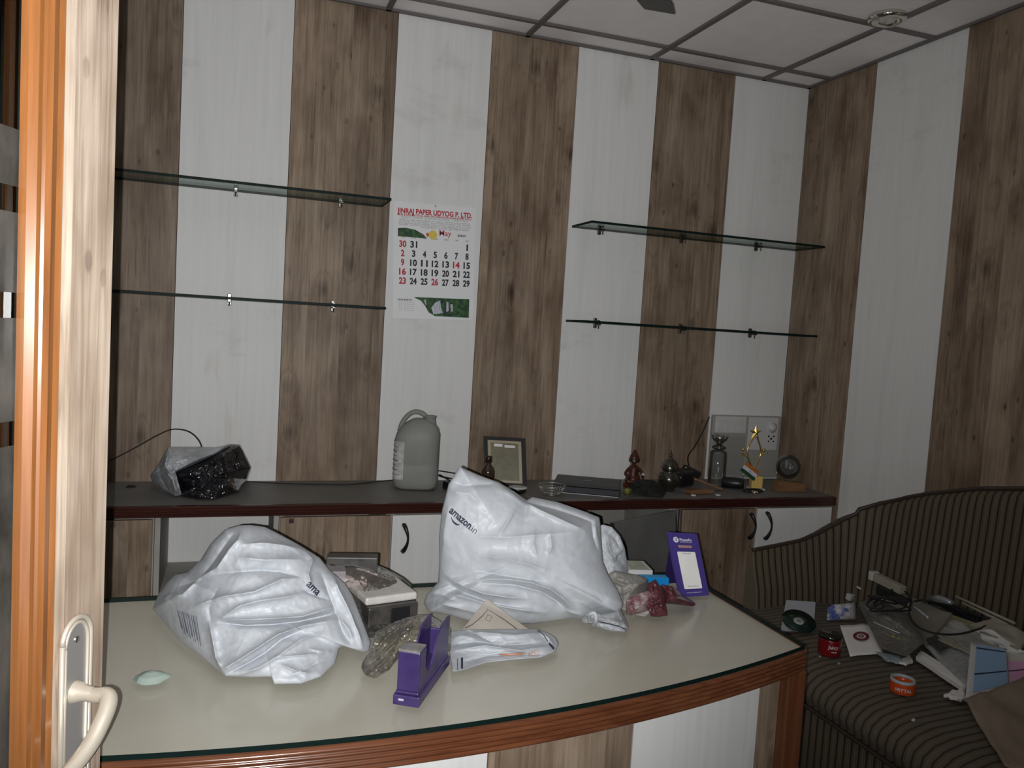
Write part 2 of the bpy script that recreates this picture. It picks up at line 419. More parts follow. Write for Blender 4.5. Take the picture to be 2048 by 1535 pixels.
# open niche with pale back and a shelf
c = cab(-2.895, -2.479, 'open base cabinet without a door showing a pale back panel'); carcass(-2.895, -2.479, c, back=WHITEH)
mb = MB(); mb.box((-2.687, -.205, .446), (.379, .37, .018)); mb.build('shelf', CARC, c)
c = cab(-2.477, -2.068, 'brown wood-look base cabinet with a small dark square catch'); carcass(-2.477, -2.068, c); d = door_panel('door', -2.477, -2.068, 0, c, 1.7)
p = ay(583, 1041, YF - .019); MB().box(p, (.016, .008, .017), bev=.002).build('catch', mat('dark_red_catch', (.05, .015, .02), .4), c)
c = cab(-2.066, -1.66, 'whitewashed base cabinet with a curved black handle, left of the standing white bag'); carcass(-2.066, -1.66, c); d = door_panel('door', -2.066, -1.66, 1, c, 8.2)
bow_handle((-2.020, YF - .018, .645), d, L=.105)
c = cab(-1.658, -1.252, 'base cabinet hidden behind the standing white courier bag'); carcass(-1.658, -1.252, c); door_panel('door', -1.658, -1.252, 1, c, 2.2)
c = cab(-1.25, -.845, 'base cabinet with its grey door standing open'); carcass(-1.25, -.845, c)
# the open door, hinged on the right
th = math.radians(26); hx, hy = -.842, YF
dd = Vector((-math.cos(th), -math.sin(th), 0)); nn = Vector((math.sin(th), -math.cos(th), 0))
mid = Vector((hx, hy, 0)) + dd * .215 + nn * .004
GREYD = noisy('dark_grey_laminate', (.15, .15, .145), (.20, .20, .19), (5, 5, 5), .55)
rz = Matrix.Rotation(th, 3, 'Z')
mb = MB(); mb.box((mid.x, mid.y, .407), (.43, .018, .645), rot=rz, bev=.0015); d = mb.build('door', GREYD, c)
mb = MB(); mb.box((mid.x + dd.x * .2165, mid.y + dd.y * .2165, .407), (.003, .0185, .645), rot=rz); mb.build('edge_band', MAHOG, d)
hp = Vector((hx, hy, 0)) + dd * .385 + nn * .014; bow_handle((hp.x, hp.y, .60), d, out=nn, bulge=-dd, L=.125)
c = cab(-.843, -.43, 'brown wood-look base cabinet with a dark handle at its right edge, behind the purple stand'); carcass(-.843, -.43, c); d = door_panel('door', -.81, -.43, 0, c, 6.6)
bow_handle((-.462, YF - .018, .655), d, L=.11, bulge=Vector((1, 0, 0)))
c = cab(-.428, -.004, 'whitewashed base cabinet beside the sofa, rightmost under the back counter'); carcass(-.428, -.004, c); d = door_panel('door', -.428, -.02, 1, c, 9.4)
bow_handle((-.378, YF - .018, .655), d, L=.12, bulge=Vector((1, 0, 0)))
# cords hanging in the gap by the open door
for i, x in enumerate((-.838, -.822, -.812)):
    pts = arc([(x, YF - .01, ZU - .002), (x + .004 * (-1) ** i, YF - .016, .62), (x - .002, YF - .014, .5), (x + .004, YF - .016, .33), (x + .002, YF - .012, .1)], 8)
    tag(MB().tube(pts, .0022, 6).build('hanging_cable', MATTB), 'thin black cable hanging behind the purple stand, %s of three' % ('leftmost', 'middle one', 'rightmost')[i], 'cable', 'cables hanging by the open cabinet')

# ------------------------------------------------------------------ glass wall shelves
def shelf(x0, x1, z, label, brs, right_clip=None):
    s = empty('glass_shelf', ((x0 + x1) / 2, -.11, z), label, 'shelf', 'glass wall shelves')
    mb = MB(); mb.box(((x0 + x1) / 2, -.111, z), (x1 - x0, .218, .010))
    for f in mb.b.faces:
        f.material_index = 0 if abs(f.calc_center_median().z - z) > .004 else 1
    mb.build('pane', [GLASS, GEDGE], s)
    for bx in brs:
        mb = MB()
        mb.box((bx, -.006, z - .002), (.016, .011, .046), bev=.003)
        mb.box((bx, -.034, z - .0085), (.013, .05, .006), bev=.002); mb.box((bx, -.028, z + .0085), (.013, .04, .006), bev=.002)
        mb.build('clip', mat('dark_bronze_clip', (.07, .06, .05), .35, .6) if bx > -2 else STEEL, s)
        mb = MB(); mb.lathe((bx, -.045, z - .012), [(0, -.016), (.004, -.016), (.004, -.003), (.006, 0)], 12); mb.build('screw', CHROME, s)
    return s
shelf(-3.35, -2.09, 1.943, 'upper glass shelf left of the calendar', (-2.86 + .19, -2.262))
shelf(-3.35, -2.09, 1.515, 'lower glass shelf left of the calendar', (-2.68, -2.275))
shelf(-1.225, -.004, 1.942, 'upper glass shelf in the right corner', (-1.09, -.66, -.24))
shelf(-1.225, -.004, 1.515, 'lower glass shelf in the right corner', (-1.08, -.63, -.235))

# ------------------------------------------------------------------ calendar
cal = empty('wall_calendar', (-1.855, -.004, 1.48), 'white wall calendar sheet for May with red heading and waterfall picture', 'calendar')
TL = ay(788, 402, -.004); TR = ay(951, 415, -.004); BR_ = ay(945, 641, -.004); BL = ay(786, 636, -.004)
ux = (TR - TL); uy = (TL - BL); W_, H_ = ux.length, uy.length
Mc = frame(BL, BR_ - BL, TL - BL)
def calp(u, v, z=0): # u 0..1 right, v 0..1 up
    b = BL.lerp(BR_, u); t = TL.lerp(TR, u); p = b.lerp(t, v); p.y = -.0035 - z; return p
CP = mat('calendar_paper', (.86, .87, .88), .5)
rad = .02; pts = []
for cx, cy, a0 in ((rad, rad, 180), (1 - rad, rad, 270), (1 - rad, 1 - rad, 0), (rad, 1 - rad, 90)):
    for k in range(5):
        a = math.radians(a0 + k * 22.5); pts.append(calp(cx + rad * math.cos(a) * 1.2, cy + rad * .9 * math.sin(a)))
mb = MB(); mb.prism(pts, (0, .0015, 0)); mb.build('sheet', CP, cal)
def caltext(s, u, v, h, m, width=None, name='print', bold=0.0, center=True):
    b = text_mesh(s, h, Matrix.Identity(4), 0.0001, bold)
    if not b.verts: b.free(); return
    x0 = min(q.co.x for q in b.verts); x1 = max(q.co.x for q in b.verts)
    sx = (width * W_ / (x1 - x0)) if width else 1
    c = (x0 + x1) / 2 if center else x0
    for q in b.verts:
        X = (q.co.x - c) * sx / W_; Y = q.co.y / H_; q.co = calp(u + X, v + Y, .0006 + q.co.z)
    return b
GINK = mat('grey_ink', (.35, .34, .36), .6)
def put(m, b, name):
    if b:
        mb_ = MB(); mb_.add(b); mb_.build(name, m, cal)
put(REDINK, caltext('JINRAJ PAPER UDYOG P. LTD.', .5, .905, .030, 0, .92, bold=.0011), 'heading_print')
put(REDINK, caltext('MFRS & SUPPLIERS OF ALL KINDS OF CORRUGATED BOXES & PAPER ROLLS', .5, .885, .010, 0, .90, bold=.0003), 'subheading_print')
for i, (v, wd) in enumerate(((.866, .82), (.847, .86), (.832, .88), (.817, .90), (.803, .88), (.789, .6))):
    put(GINK, caltext(('KRAFT PAPER  DUPLEX BOARD  CARTONS', 'Office address telephone paper board and packing', 'all kinds of kraft paper and duplex board rolls sheets', 'corrugated boxes paper tubes cones cores and cartons', 'mobile number and electronic mail address of works', 'works and godown')[i], .5 + (.12 if i == 5 else 0), v, .010, 0, wd), 'address_line')
put(REDINK, caltext('May', .63, .735, .034, 0, .15, bold=.0003), 'month_name'); put(INK, caltext('2021', .83, .735, .014, 0, .1, bold=.0004), 'year_print')
cu_ = [.11 + .133 * k for k in range(7)]
for k, dn in enumerate(('SUN', 'MON', 'TUE', 'WED', 'THU', 'FRI', 'SAT')): put(INK if k else REDINK, caltext(dn, cu_[k], .695, .009, 0), 'weekday_name')
rows = [[30, 31, 0, 0, 0, 0, 1], [2, 3, 4, 5, 6, 7, 8], [9, 10, 11, 12, 13, 14, 15], [16, 17, 18, 19, 20, 21, 22], [23, 24, 25, 26, 27, 28, 29]]
for r, row in enumerate(rows):
    for k, n in enumerate(row):
        if n: put(REDINK if (k == 0 or n in (14, 26)) else INK, caltext(str(n), cu_[k], .618 - r * .0790, .037, 0, .020 if n == 1 else .042 if n < 10 else .085, bold=.0014), 'date_numeral')
put(INK, caltext('HOLIDAYS', .14, .158, .009, 0, .17, bold=.0003), 'holiday_heading')
for i in range(5): put(GINK, caltext('14 Id   26 Purnima', .16, .14 - i * .018, .006, 0, .2), 'holiday_line')
FOR = noisy('printed_forest', (.008, .03, .018), (.06, .16, .05), (60, 60, 60), .5); t = NT(FOR)
mb = MB(); mb.prism([calp(*q, .0008) for q in ((.05, .775), (.05, .706), (.40, .702), (.36, .735), (.26, .77), (.14, .782))], (0, -.0004, 0)); mb.build('forest_picture', FOR, cal)
mb = MB()
for k in range(7):
    a = 2 * PI * k / 7; c = (.475 + .028 * math.cos(a), .735 + .022 * math.sin(a)); mb.prism([calp(c[0] + .026 * math.cos(b * PI / 4), c[1] + .02 * math.sin(b * PI / 4), .0008 + k * .00006) for b in range(8)], (0, -.0003, 0))
mb.build('yellow_flower', mat('yellow_print', (.8, .62, .08), .5), cal)
mb = MB(); mb.prism([calp(.41 + .02 * math.cos(b * PI / 4), .735 + .018 * math.sin(b * PI / 4), .0012) for b in range(8)], (0, -.0003, 0)); mb.build('red_flower', mat('orange_red_print', (.7, .12, .05), .5), cal)
mb = MB(); mb.prism([calp(*q, .0008) for q in ((.25, .19), (.95, .19), (.95, .025), (.52, .03), (.44, .06), (.40, .11), (.34, .16))], (0, -.0004, 0)); mb.build('waterfall_picture', FOR, cal)
FALL = noisy('printed_water', (.35, .36, .42), (.75, .76, .85), (200, 200, 20), .5)
mb = MB()
for pl in (((.47, .10), (.52, .15), (.58, .17), (.59, .11), (.62, .06), (.5, .045)), ((.66, .16), (.685, .16), (.69, .08), (.66, .07)), ((.71, .14), (.74, .14), (.745, .08), (.72, .07)), ((.38, .17), (.40, .17), (.41, .13), (.4, .12))):
    mb.prism([calp(*q, .0014) for q in pl], (0, -.0003, 0))
mb.build('waterfall_print', FALL, cal)
MB().lathe(calp(.5, .985), [(0, .006), (.003, .005), (.004, 0)], 12, axis=(0, -1, 0)).build('nail', STEEL, cal)

# ------------------------------------------------------------------ switchboard on the back wall
sb = empty('switchboard', (-.215, 0, .79), 'grey electrical switchboard with white switches and a fan regulator', 'switchboard')
SBM = mat('grey_plastic_board', (.36, .355, .33), .45); SWH = mat('white_switch_plastic', (.62, .61, .6), .35)
SBG = mat('dusty_board', (.3, .3, .285), .5)
MB().box((-.218, -.012, .945), (.40, .022, .312), bev=.005).build('backplate', SBM, sb)
MB().box((-.318, -.0255, 1.055), (.178, .006, .082), bev=.002).build('switch_plate', SWH, sb)
MB().box((-.125, -.0255, 1.012), (.176, .006, .165), bev=.002).build('socket_plate', SWH, sb)
MB().box((-.318, -.0245, .90), (.185, .004, .19), bev=.002).build('cover_plate', SBG, sb)
for i in range(4): MB().box((-.378 + i * .038, -.030, 1.052), (.030, .006, .056), bev=.002, rot=Matrix.Rotation(.08, 3, 'X')).build('rocker_switch', SWH, sb)
k = MB(); k.lathe((-.075, -.028, 1.045), [(.026, 0), (.026, .006), (.018, .010), (.016, .018), (0, .019)], 28, axis=(0, -1, 0)); k.build('regulator_knob', SWH, sb)
k = MB()
for x, z, r in ((-.09, 1.0, .005), (-.06, 1.0, .005), (-.09, .975, .004), (-.06, .975, .004), (-.075, .988, .006)): k.lathe((x, -.0285, z), [(0, .001), (r, .001), (r, 0)], 14, axis=(0, -1, 0))
k.build('socket_holes', INK, sb)

# ------------------------------------------------------------------ reception desk with a curved front
CXc, RAD = -2.45, 3.03; CYc = -2.135 + RAD
def fy(x, off=0): return CYc - math.sqrt((RAD + off) ** 2 - (x - CXc) ** 2)
XR_, XLd = -1.378, -3.55; YBK = -1.385
dk = empty('reception_desk', (-2.45, -1.75, 0), 'curved grey-topped reception desk with brown trim and striped front panels', 'desk')
N = 60; xs_ = [XLd + (XR_ - XLd) * i / N for i in range(N + 1)]
def slab(name, off, z0, z1, m, parent, inset=0, edge=None):
    mb = MB(); poly = [Vector((x, fy(x, off), z0)) for x in xs_]; poly[0].x += inset; poly[-1].x -= inset
    poly += [Vector((XR_ - inset, YBK, z0)), Vector((XLd + inset, YBK, z0))]
    mb.prism(poly, (0, 0, z1 - z0))
    if edge:
        for f in mb.b.faces: f.material_index = 1 if abs(f.calc_center_median().z - (z0 + z1) / 2) < (z1 - z0) * .3 else 0
    return mb.build(name, m, parent)
slab('desktop', -.004, ZD - .028, ZD - .0100, LAM, dk)
slab('glass_top', .002, ZD - .0095, ZD, [DGLASS, GEDGE], dk, edge=True)
# ridged curved trim
mb = MB(); prof = [(-.012, ZD - .0105), (.004, ZD - .0105)]; zz = ZD - .0125
for k in range(5): prof += [(.008, zz - .0015), (.0095, zz - .004), (.008, zz - .0075), (.0035, zz - .009)]; zz -= .0096
prof += [(-.012, zz)]
mb.grid([[(x, fy(x, o_), z_) for o_, z_ in prof] for x in xs_], smooth=True); mb.build('edge_trim', TRIM, dk, smooth=True)
mb = MB(); mb.box((XR_ + .003, (fy(XR_) + YBK) / 2, ZD - .032), (.012, YBK - fy(XR_) - .004, .048), bev=.002); mb.build('side_trim', TRIMV, dk)
# front panels
def fpanel(xa, xb, mi, seed):
    mb = MB(); n = 8; rows_ = []
    for i in range(n + 1):
        x = xa + .0012 + (xb - xa - .0024) * i / n; rows_.append([(x, fy(x, -.030), .02), (x, fy(x, -.030), ZD - .056), (x, fy(x, -.046), ZD - .056), (x, fy(x, -.046), .02)])
    V = mb.grid(rows_, closed=True, smooth=False); mb.b.faces.new(V[0]); mb.b.faces.new(V[-1][::-1]); seedmb(mb, seed)
    return mb.build('front_panel', (BROWN, WHITE)[mi], dk)
edges = [-3.50, -3.16, -2.84, -2.514, -2.190, -1.871, -1.501, -1.427]
for i in range(7): fpanel(edges[i], edges[i + 1], (0, 1, 0, 1, 0, 1, 0)[i], 2.9 + i * 3.3)
# corner posts
for xa, xb in ((-1.427, XR_ - .001), (XLd + .001, -3.50)):
    mb = MB(); ya = fy((xa + xb) / 2); mb.box(((xa + xb) / 2, ya + .018, (ZD - .056) / 2), (xb - xa, .05, ZD - .056), bev=.003); mb.build('corner_post', TRIMV, dk)
for x, nm in ((XR_ - .012, 'side_panel'), (XLd + .012, 'side_panel')):
    mb = MB(); y0 = fy(x) + .048; mb.box((x, (y0 + YBK) / 2 - .005, (ZD - .058) / 2), (.018, YBK - y0 - .02, ZD - .058)); seedmb(mb, x); mb.build(nm, BROWN, dk)

# ------------------------------------------------------------------ glazed door standing open on the left
al_ = math.radians(25.4); P1 = CAM + Vector((-.147, 1.107, 0)); P1.z = 0
hd = Vector((-math.sin(al_), -math.cos(al_), 0)); nd = Vector((math.cos(al_), -math.sin(al_), 0))
DR = Matrix((hd, nd, Vector((0, 0, 1)))).transposed()
door = empty('glazed_door', P1, 'open wooden door with frosted-band glass and lever handle at left', 'door')
def dp(s_, n_, z_): return P1 + hd * s_ + nd * n_ + Vector((0, 0, z_))
def dbox(mb, s0, s1, n0, n1, z0, z1, bev=.001, mi=0):
    mb.box(dp((s0 + s1) / 2, (n0 + n1) / 2, (z0 + z1) / 2), (s1 - s0, n1 - n0, z1 - z0), rot=DR, bev=bev, mi=mi)
for s0, s1, sd in ((0, .1, .6), (.70, .80, 2.4)):
    mb = MB(); dbox(mb, s0, s1, -.034, 0, .01, 2.06); seedmb(mb, sd); mb.build('stile', PALEB, door)
for z0, z1, sd in ((.01, .15, 1.1), (1.96, 2.06, 1.9)):
    mb = MB(); dbox(mb, .101, .699, -.034, 0, z0, z1); seedmb(mb, sd); mb.build('rail', PALEB, door)
for s0, sg in ((.1, 1), (.7, -1)):
    mb = MB(); prof = [(0, -.006), (0, .004), (.006, .008), (.012, .004), (.014, .004), (.018, .009), (.026, .010), (.031, .006), (.033, .003), (.037, .006), (.042, .005), (.047, -.003), (.047, -.012), (0, -.012)]
    V = mb.grid([[dp(s0 + sg * a, n_, z_) for a, n_ in prof] for z_ in (.15, 1.96)], closed=True, smooth=False); mb.build('glazing_bead', ORANGE, door)
for z0 in (.15, 1.915):
    mb = MB(); dbox(mb, .147, .653, -.01, .006, z0, z0 + .045, .004); mb.build('glazing_bead', ORANGE, door)
mb = MB(); dbox(mb, .14, .66, -.020, -.015, .18, 1.93, 0); gp = mb.build('glass_pane', DOORGL, door)
FROST = noisy('frosted_dusty_glass', (.020, .020, .018), (.072, .068, .060), (14, 14, 7), .45, spec=.2, detail=7, lo=.35, hi=.68)
def zpx(py, s_=.165):   # height on the door plane seen at image row py
    a, b = pj(dp(s_, 0, 0))[1], pj(dp(s_, 0, 2))[1]
    lo, hi = 0., 2.2
    for _ in range(40):
        m_ = (lo + hi) / 2
        if pj(dp(s_, -.015, m_))[1] > py: lo = m_
        else: hi = m_
    return lo
for ya, yb in ((367, 250), (583, 420), (845, 635), (3000, 895)):
    z0 = max(.185, zpx(ya)) if ya < 2000 else .185; z1 = zpx(yb)
    mb = MB(); dbox(mb, .142, .658, -.0148, -.0140, z0, z1, 0); mb.build('frosted_band', FROST, gp)
# handle: long arched backplate and lever
hs = .058; zt = 1.095
pl = []
for k in range(13):
    a = PI * k / 12; pl.append(dp(hs + .026 * math.cos(a), 0, zt - .026 + .026 * math.sin(a)))
pl += [dp(hs - .026, 0, .86), dp(hs + .026, 0, .86)]
mb = MB(); mb.prism(pl, nd * .003); ctr = dp(hs, 0, .97)
hpl = mb.build('handle_plate', mat('grey_metal_plate', (.30, .29, .28), .4, .5), door)
for sc_, th_ in ((1.0, .0032), (.80, .0024)):
    loop = [dp(hs, 0, 0) + (p - dp(hs, 0, 0)) for p in pl]
    pts = []
    for p in loop:
        q = p - dp(hs, 0, 0); s_ = q.dot(hd) * sc_; z_ = q.z - (.006 if sc_ < 1 else 0) * (1 if q.z > .9 else -1); pts.append(dp(hs + s_, .004, z_))
    mb = MB(); mb.tube(pts + [pts[0]], th_, 8); mb.build('plate_rim', NICKEL, hpl)
mb = MB(); mb.lathe(dp(hs, .003, 1.068), [(0, .002), (.004, .002), (.0045, 0)], 14, axis=nd); mb.build('screw', STEEL, hpl)
mb = MB(); zl = 1.003
mb.lathe(dp(hs, .003, zl), [(.0135, 0), (.0125, .004), (.0095, .014), (.0085, .024)], 20, axis=nd)
pts = arc([dp(hs, .010, zl), dp(hs, .030, zl - .001), dp(hs + .001, .044, zl + .001), dp(hs + .007, .051, zl - .003), dp(hs + .020, .054, zl - .015), dp(hs + .042, .054, zl - .034), dp(hs + .066, .052, zl - .047), dp(hs + .092, .050, zl - .054)], 8)
n_ = len(pts); mb.tube(pts, [.0085 + .0015 * math.sin(PI * i / n_) for i in range(n_)], 14); mb.build('lever', NICKEL, hpl)
for z_ in (.3, 1.0, 1.8): mb = MB(); mb.tube([dp(.803, -.02, z_ - .04), dp(.803, -.02, z_ + .04)], .006, 12); mb.build('hinge', STEEL, door)
# rear wall with the doorway opening behind the camera
mb = MB()
for x0, x1, z0, z1 in ((XL, -3.18, 0, ZC), (-1.6, 0, 0, ZC), (-3.18, -1.6, 2.1, ZC)):
    mb.box(((x0 + x1) / 2, YB, (z0 + z1) / 2), (x1 - x0, .1, z1 - z0))
struct('wall_front', mb, mat('cream_paint', (.6, .58, .54), .8))
#@@PART2
# ================================================================== objects on the desk
from mathutils import noise as NZ
def segd(p, a, b):
    ax, ay_ = a; bx, by = b; dx, dy = bx - ax, by - ay_; t = ((p[0] - ax) * dx + (p[1] - ay_) * dy) / (dx * dx + dy * dy + 1e-9); t = max(0, min(1, t))
    ex, ey = p[0] - ax - dx * t, p[1] - ay_ - dy * t
    return math.hypot(ex, ey), (dx * ey - dy * ex) / (math.hypot(dx, dy) + 1e-9), t
def blob(name, mats, parent, outline, centre, hf, hb, ridges=(), rings=70, na=300, zmin=ZD + .0006, amp=.004, nsc=34, power=2.2, seed=0, stretch=(1, 1), fade=.12, fold=1.9):
    """a crumpled body: closed 3D outline, a middle point, front and back bulge, folds along polylines; standing on zmin"""
    cpx = pj(centre); C3 = Vector(centre)
    o2 = [pj(p) for p in outline]; n = len(o2); bnd = []
    for k in range(na):
        a = 2 * PI * k / na; dx, dy = math.cos(a), math.sin(a); best = None
        for i in range(n):
            (x1, y1), (x2, y2) = o2[i], o2[(i + 1) % n]
            ex, ey = x2 - x1, y2 - y1; den = dx * ey - dy * ex
            if abs(den) < 1e-9: continue
            fx, fy_ = x1 - cpx[0], y1 - cpx[1]; t = (fx * ey - fy_ * ex) / den; u = (fx * dy - fy_ * dx) / den
            if t > 0 and -1e-6 <= u <= 1 + 1e-6 and (best is None or t > best[0]): best = (t, i, min(1, max(0, u)))
        bnd.append(outline[best[1]].lerp(outline[(best[1] + 1) % n], best[2]))
    nrm = (CAM - C3).normalized()
    mb = MB(); front = []; back = []
    def height(px, py, r):
        h = 0
        for pts, amp_, wd in ridges:
            L = len(pts) - 1; best = (1e9, 0, 0)
            for i in range(L):
                d, sd, t = segd((px, py), pts[i], pts[i + 1])
                if d < best[0]: best = (d, sd, (i + t) / L)
            d, sd, t = best
            if d < wd * 4:
                tp = min(1, 4 * t + .25, 4 * (1 - t) + .25)
                h += fold * amp_ * tp * math.exp(-(d / (wd * 1.0)) ** 1.08)
        return h
    for j in range(rings + 1):
        r = j / rings
        if j == 0: continue
        rf, rb = [], []
        for k in range(na):
            P = C3.lerp(bnd[k], r); px, py = pj(P)
            P = P + nrm * ((bnd[k] - C3).dot(nrm) * (r * r - r))
            e = max(0, 1 - r ** power) ** .6
            q = Vector((px / nsc * stretch[0], py / nsc * stretch[1], seed))
            w_ = (1 - abs(NZ.noise(q) * 2)) * .6 + (1 - abs(NZ.noise(q * 2.3 + Vector((5, 1, 0))) * 2)) * .3 + NZ.noise(q * 5) * .2
            ed = min(1, (1 - r) / fade)
            h = hf * e + height(px, py, r) * ed + amp * (w_ - .5) * (ed * .8 + .2 * (r < 1))
            A = P + nrm * h
            q.z += 9; wb = (1 - abs(NZ.noise(q) * 2)) - .5
            B = P - nrm * (hb * e + amp * wb * ed * .5)
            for v in (A, B):
                if v.z < zmin: v.z = zmin + (0 if v is B else .0004)
            rf.append(A); rb.append(B)
        front.append(rf); back.append(rb)
    VF = [[mb.b.verts.new(p) for p in row] for row in front]
    VB = [[mb.b.verts.new(p) for p in row] for row in back[:-1]] + [VF[-1]]
    def cap(V, h, flip):
        c = C3 + nrm * h; c.z = max(c.z, zmin); cv = mb.b.verts.new(c)
        for k in range(na):
            f = mb.b.faces.new((cv, V[0][k], V[0][(k + 1) % na]) if not flip else (cv, V[0][(k + 1) % na], V[0][k])); f.smooth = True
        for a, b in zip(V, V[1:]):
            for k in range(na):
                vs = (a[k], b[k], b[(k + 1) % na], a[(k + 1) % na])
                f = mb.b.faces.new(vs if not flip else vs[::-1]); f.smooth = True
    cap(VF, hf, True); cap(VB, -hb, False)
    bmesh.ops.recalc_face_normals(mb.b, faces=mb.b.faces[:])
    tree = BVHTree.FromBMesh(mb.b)
    o = mb.build(name, mats, parent, recalc=False)
    return o, tree
def stick(b, tree, off=.0012):
    """lay a flat print on a surface, seen along the direction to the viewer of the photograph's side"""
    bmesh.ops.subdivide_edges(b, edges=[e for e in b.edges if e.calc_length() > .006], cuts=2)
    for v in b.verts:
        d = (v.co - CAM).normalized(); h = tree.ray_cast(CAM, d)
        if h[0] is not None: v.co = h[0] + (CAM - h[0]).normalized() * off
    return b
def o3(L, z=None, y=None): return [az(x, y_, z) if z is not None else ay(x, y_, y) for x, y_ in L]

BAG = mat('white_plastic_film', (.5, .53, .58), .42, spec=.35); t = NT(BAG)
f1 = t.noise(t.coord((18, 18, 18)), 1, 6, .6, .8); t.base(t.ramp(f1, [(.3, (.46, .485, .515)), (.7, (.53, .555, .59))])); t.bump(t.noise(t.coord((14, 14, 14)), 1, 4, .5, 1.0), .22, .012)
BAG.node_tree.nodes['Principled BSDF'].inputs['Subsurface Weight'].default_value = 0.0

# ---- left bag
b1 = empty('plastic_courier_bag', (-2.58, -1.70, ZD), 'crumpled white plastic courier bag lying slumped at the left of the desk', 'bag')
zb = ZD + .004
ol = [az(305, 1217, zb), ay(318, 1185, -1.52), ay(334, 1163, -1.54), ay(350, 1149, -1.56), ay(374, 1144, -1.58), ay(402, 1118, -1.60), ay(422, 1085, -1.62), ay(450, 1058, -1.64), ay(478, 1050, -1.65),
      ay(500, 1049, -1.65), ay(530, 1053, -1.65), ay(560, 1068, -1.65), ay(600, 1090, -1.66), ay(640, 1115, -1.68), ay(660, 1140, -1.70), ay(690, 1165, -1.71), ay(705, 1190, -1.72), ay(722, 1232, -1.75), ay(742, 1285, -1.79),
      az(738, 1302, zb), az(726, 1305, zb), ay(704, 1278, -1.80), ay(678, 1296, -1.81), az(670, 1326, zb), az(642, 1353, zb), az(602, 1367, zb), az(548, 1368, zb), az(546, 1353, zb), az(500, 1354, zb), az(450, 1352, zb), az(402, 1312, zb), az(360, 1281, zb), az(330, 1246, zb)]
rg = [([(305, 1218), (376, 1190), (407, 1156), (439, 1139), (461, 1105), (478, 1085), (486, 1060)], .012, 7),
      ([(360, 1175), (400, 1165), (430, 1125), (450, 1095), (470, 1066)], -.010, 9),
      ([(484, 1094), (530, 1092), (577, 1096), (620, 1102), (648, 1118)], .012, 8),
      ([(439, 1150), (480, 1146), (524, 1143), (560, 1146), (592, 1155)], -.012, 9),
      ([(480, 1120), (530, 1125), (600, 1122)], .008, 8),
      ([(400, 1212), (450, 1195), (510, 1185), (560, 1162), (590, 1158)], .012, 6),
      ([(450, 1233), (484, 1211), (520, 1202), (563, 1196), (602, 1188)], .012, 6),
      ([(445, 1243), (490, 1249), (540, 1248), (592, 1242), (640, 1232), (672, 1224)], -.014, 5),
      ([(450, 1236), (478, 1238), (540, 1236), (600, 1232), (660, 1214)], .012, 5),
      ([(439, 1340), (480, 1315), (515, 1292), (555, 1266), (600, 1250), (668, 1238)], .013, 5),
      ([(452, 1347), (500, 1322), (535, 1300), (560, 1278), (600, 1258)], -.012, 5),
      ([(470, 1352), (520, 1330), (560, 1305), (600, 1275), (640, 1262)], .009, 5),
      ([(549, 1312), (590, 1308), (640, 1304)], .007, 4), ([(560, 1325), (590, 1338), (622, 1345)], .007, 4), ([(615, 1294), (640, 1300), (662, 1300)], .006, 4),
      ([(578, 1350), (610, 1335), (640, 1318)], -.006, 4),
      ([(424, 1240), (430, 1275), (434, 1310), (449, 1346)], .012, 6), ([(440, 1180), (425, 1215), (428, 1250)], -.005, 6),
      ([(660, 1140), (672, 1180), (690, 1215), (710, 1262), (722, 1296)], .010, 6), ([(640, 1150), (655, 1190), (668, 1225), (682, 1262), (700, 1290)], -.009, 6),
      ([(600, 1090), (622, 1120), (612, 1150), (618, 1175)], .008, 5), ([(600, 1180), (630, 1192), (655, 1200)], -.007, 4),
      ([(672, 1235), (690, 1255), (700, 1275)], .007, 4), ([(330, 1200), (350, 1190), (372, 1192)], .006, 5)]
bag1, tr1 = blob('bag_film', BAG, b1, ol, ay(515, 1225, -1.76), .085, .05, rg, amp=.0045, nsc=46, seed=3, rings=120, na=460, power=2.6)
def flat_text(s, p0, p1, ref_y, h, bold=0.0):
    A = ay(p0[0], p0[1], ref_y); B = ay(p1[0], p1[1], ref_y)
    b = text_mesh(s, h, Matrix.Identity(4), 0.0, bold)
    x0 = min(v.co.x for v in b.verts); x1 = max(v.co.x for v in b.verts); k = (B - A).length / (x1 - x0)
    b.transform(frame(A, B - A, CU) @ Matrix.Scale(k, 4, (1, 0, 0)) @ Matrix.Translation((-x0, 0, 0))); return b
DKINK = mat('dark_navy_print', (.03, .03, .06), .5)
mb = MB(); mb.add(stick(flat_text('ama', (612, 1169), (634, 1191), -1.8, .021, .0006), tr1, .004)); mb.build('printed_lettering', DKINK, bag1)
mb = MB()
for i in range(12):
    u = i / 11; x = 354 + 38 * u; y = 1219 + 13 * u; ln = 44 + 16 * u - (6 if i % 3 == 0 else 0); wd = (1.7, .7, 1.2)[i % 3]
    pts = [(x, y), (x + wd, y + .5), (x + wd + 9, y + ln), (x + 9, y + ln)]
    t_ = bmesh.new(); vs = [t_.verts.new(ay(px, py, -1.75)) for px, py in pts]; t_.faces.new(vs)
    bmesh.ops.subdivide_edges(t_, edges=t_.edges[:], cuts=8, use_grid_fill=True); mb.add(stick(t_, tr1, .005))
mb.build('printed_bars', mat('grey_blue_print', (.10, .10, .14), .5), bag1)

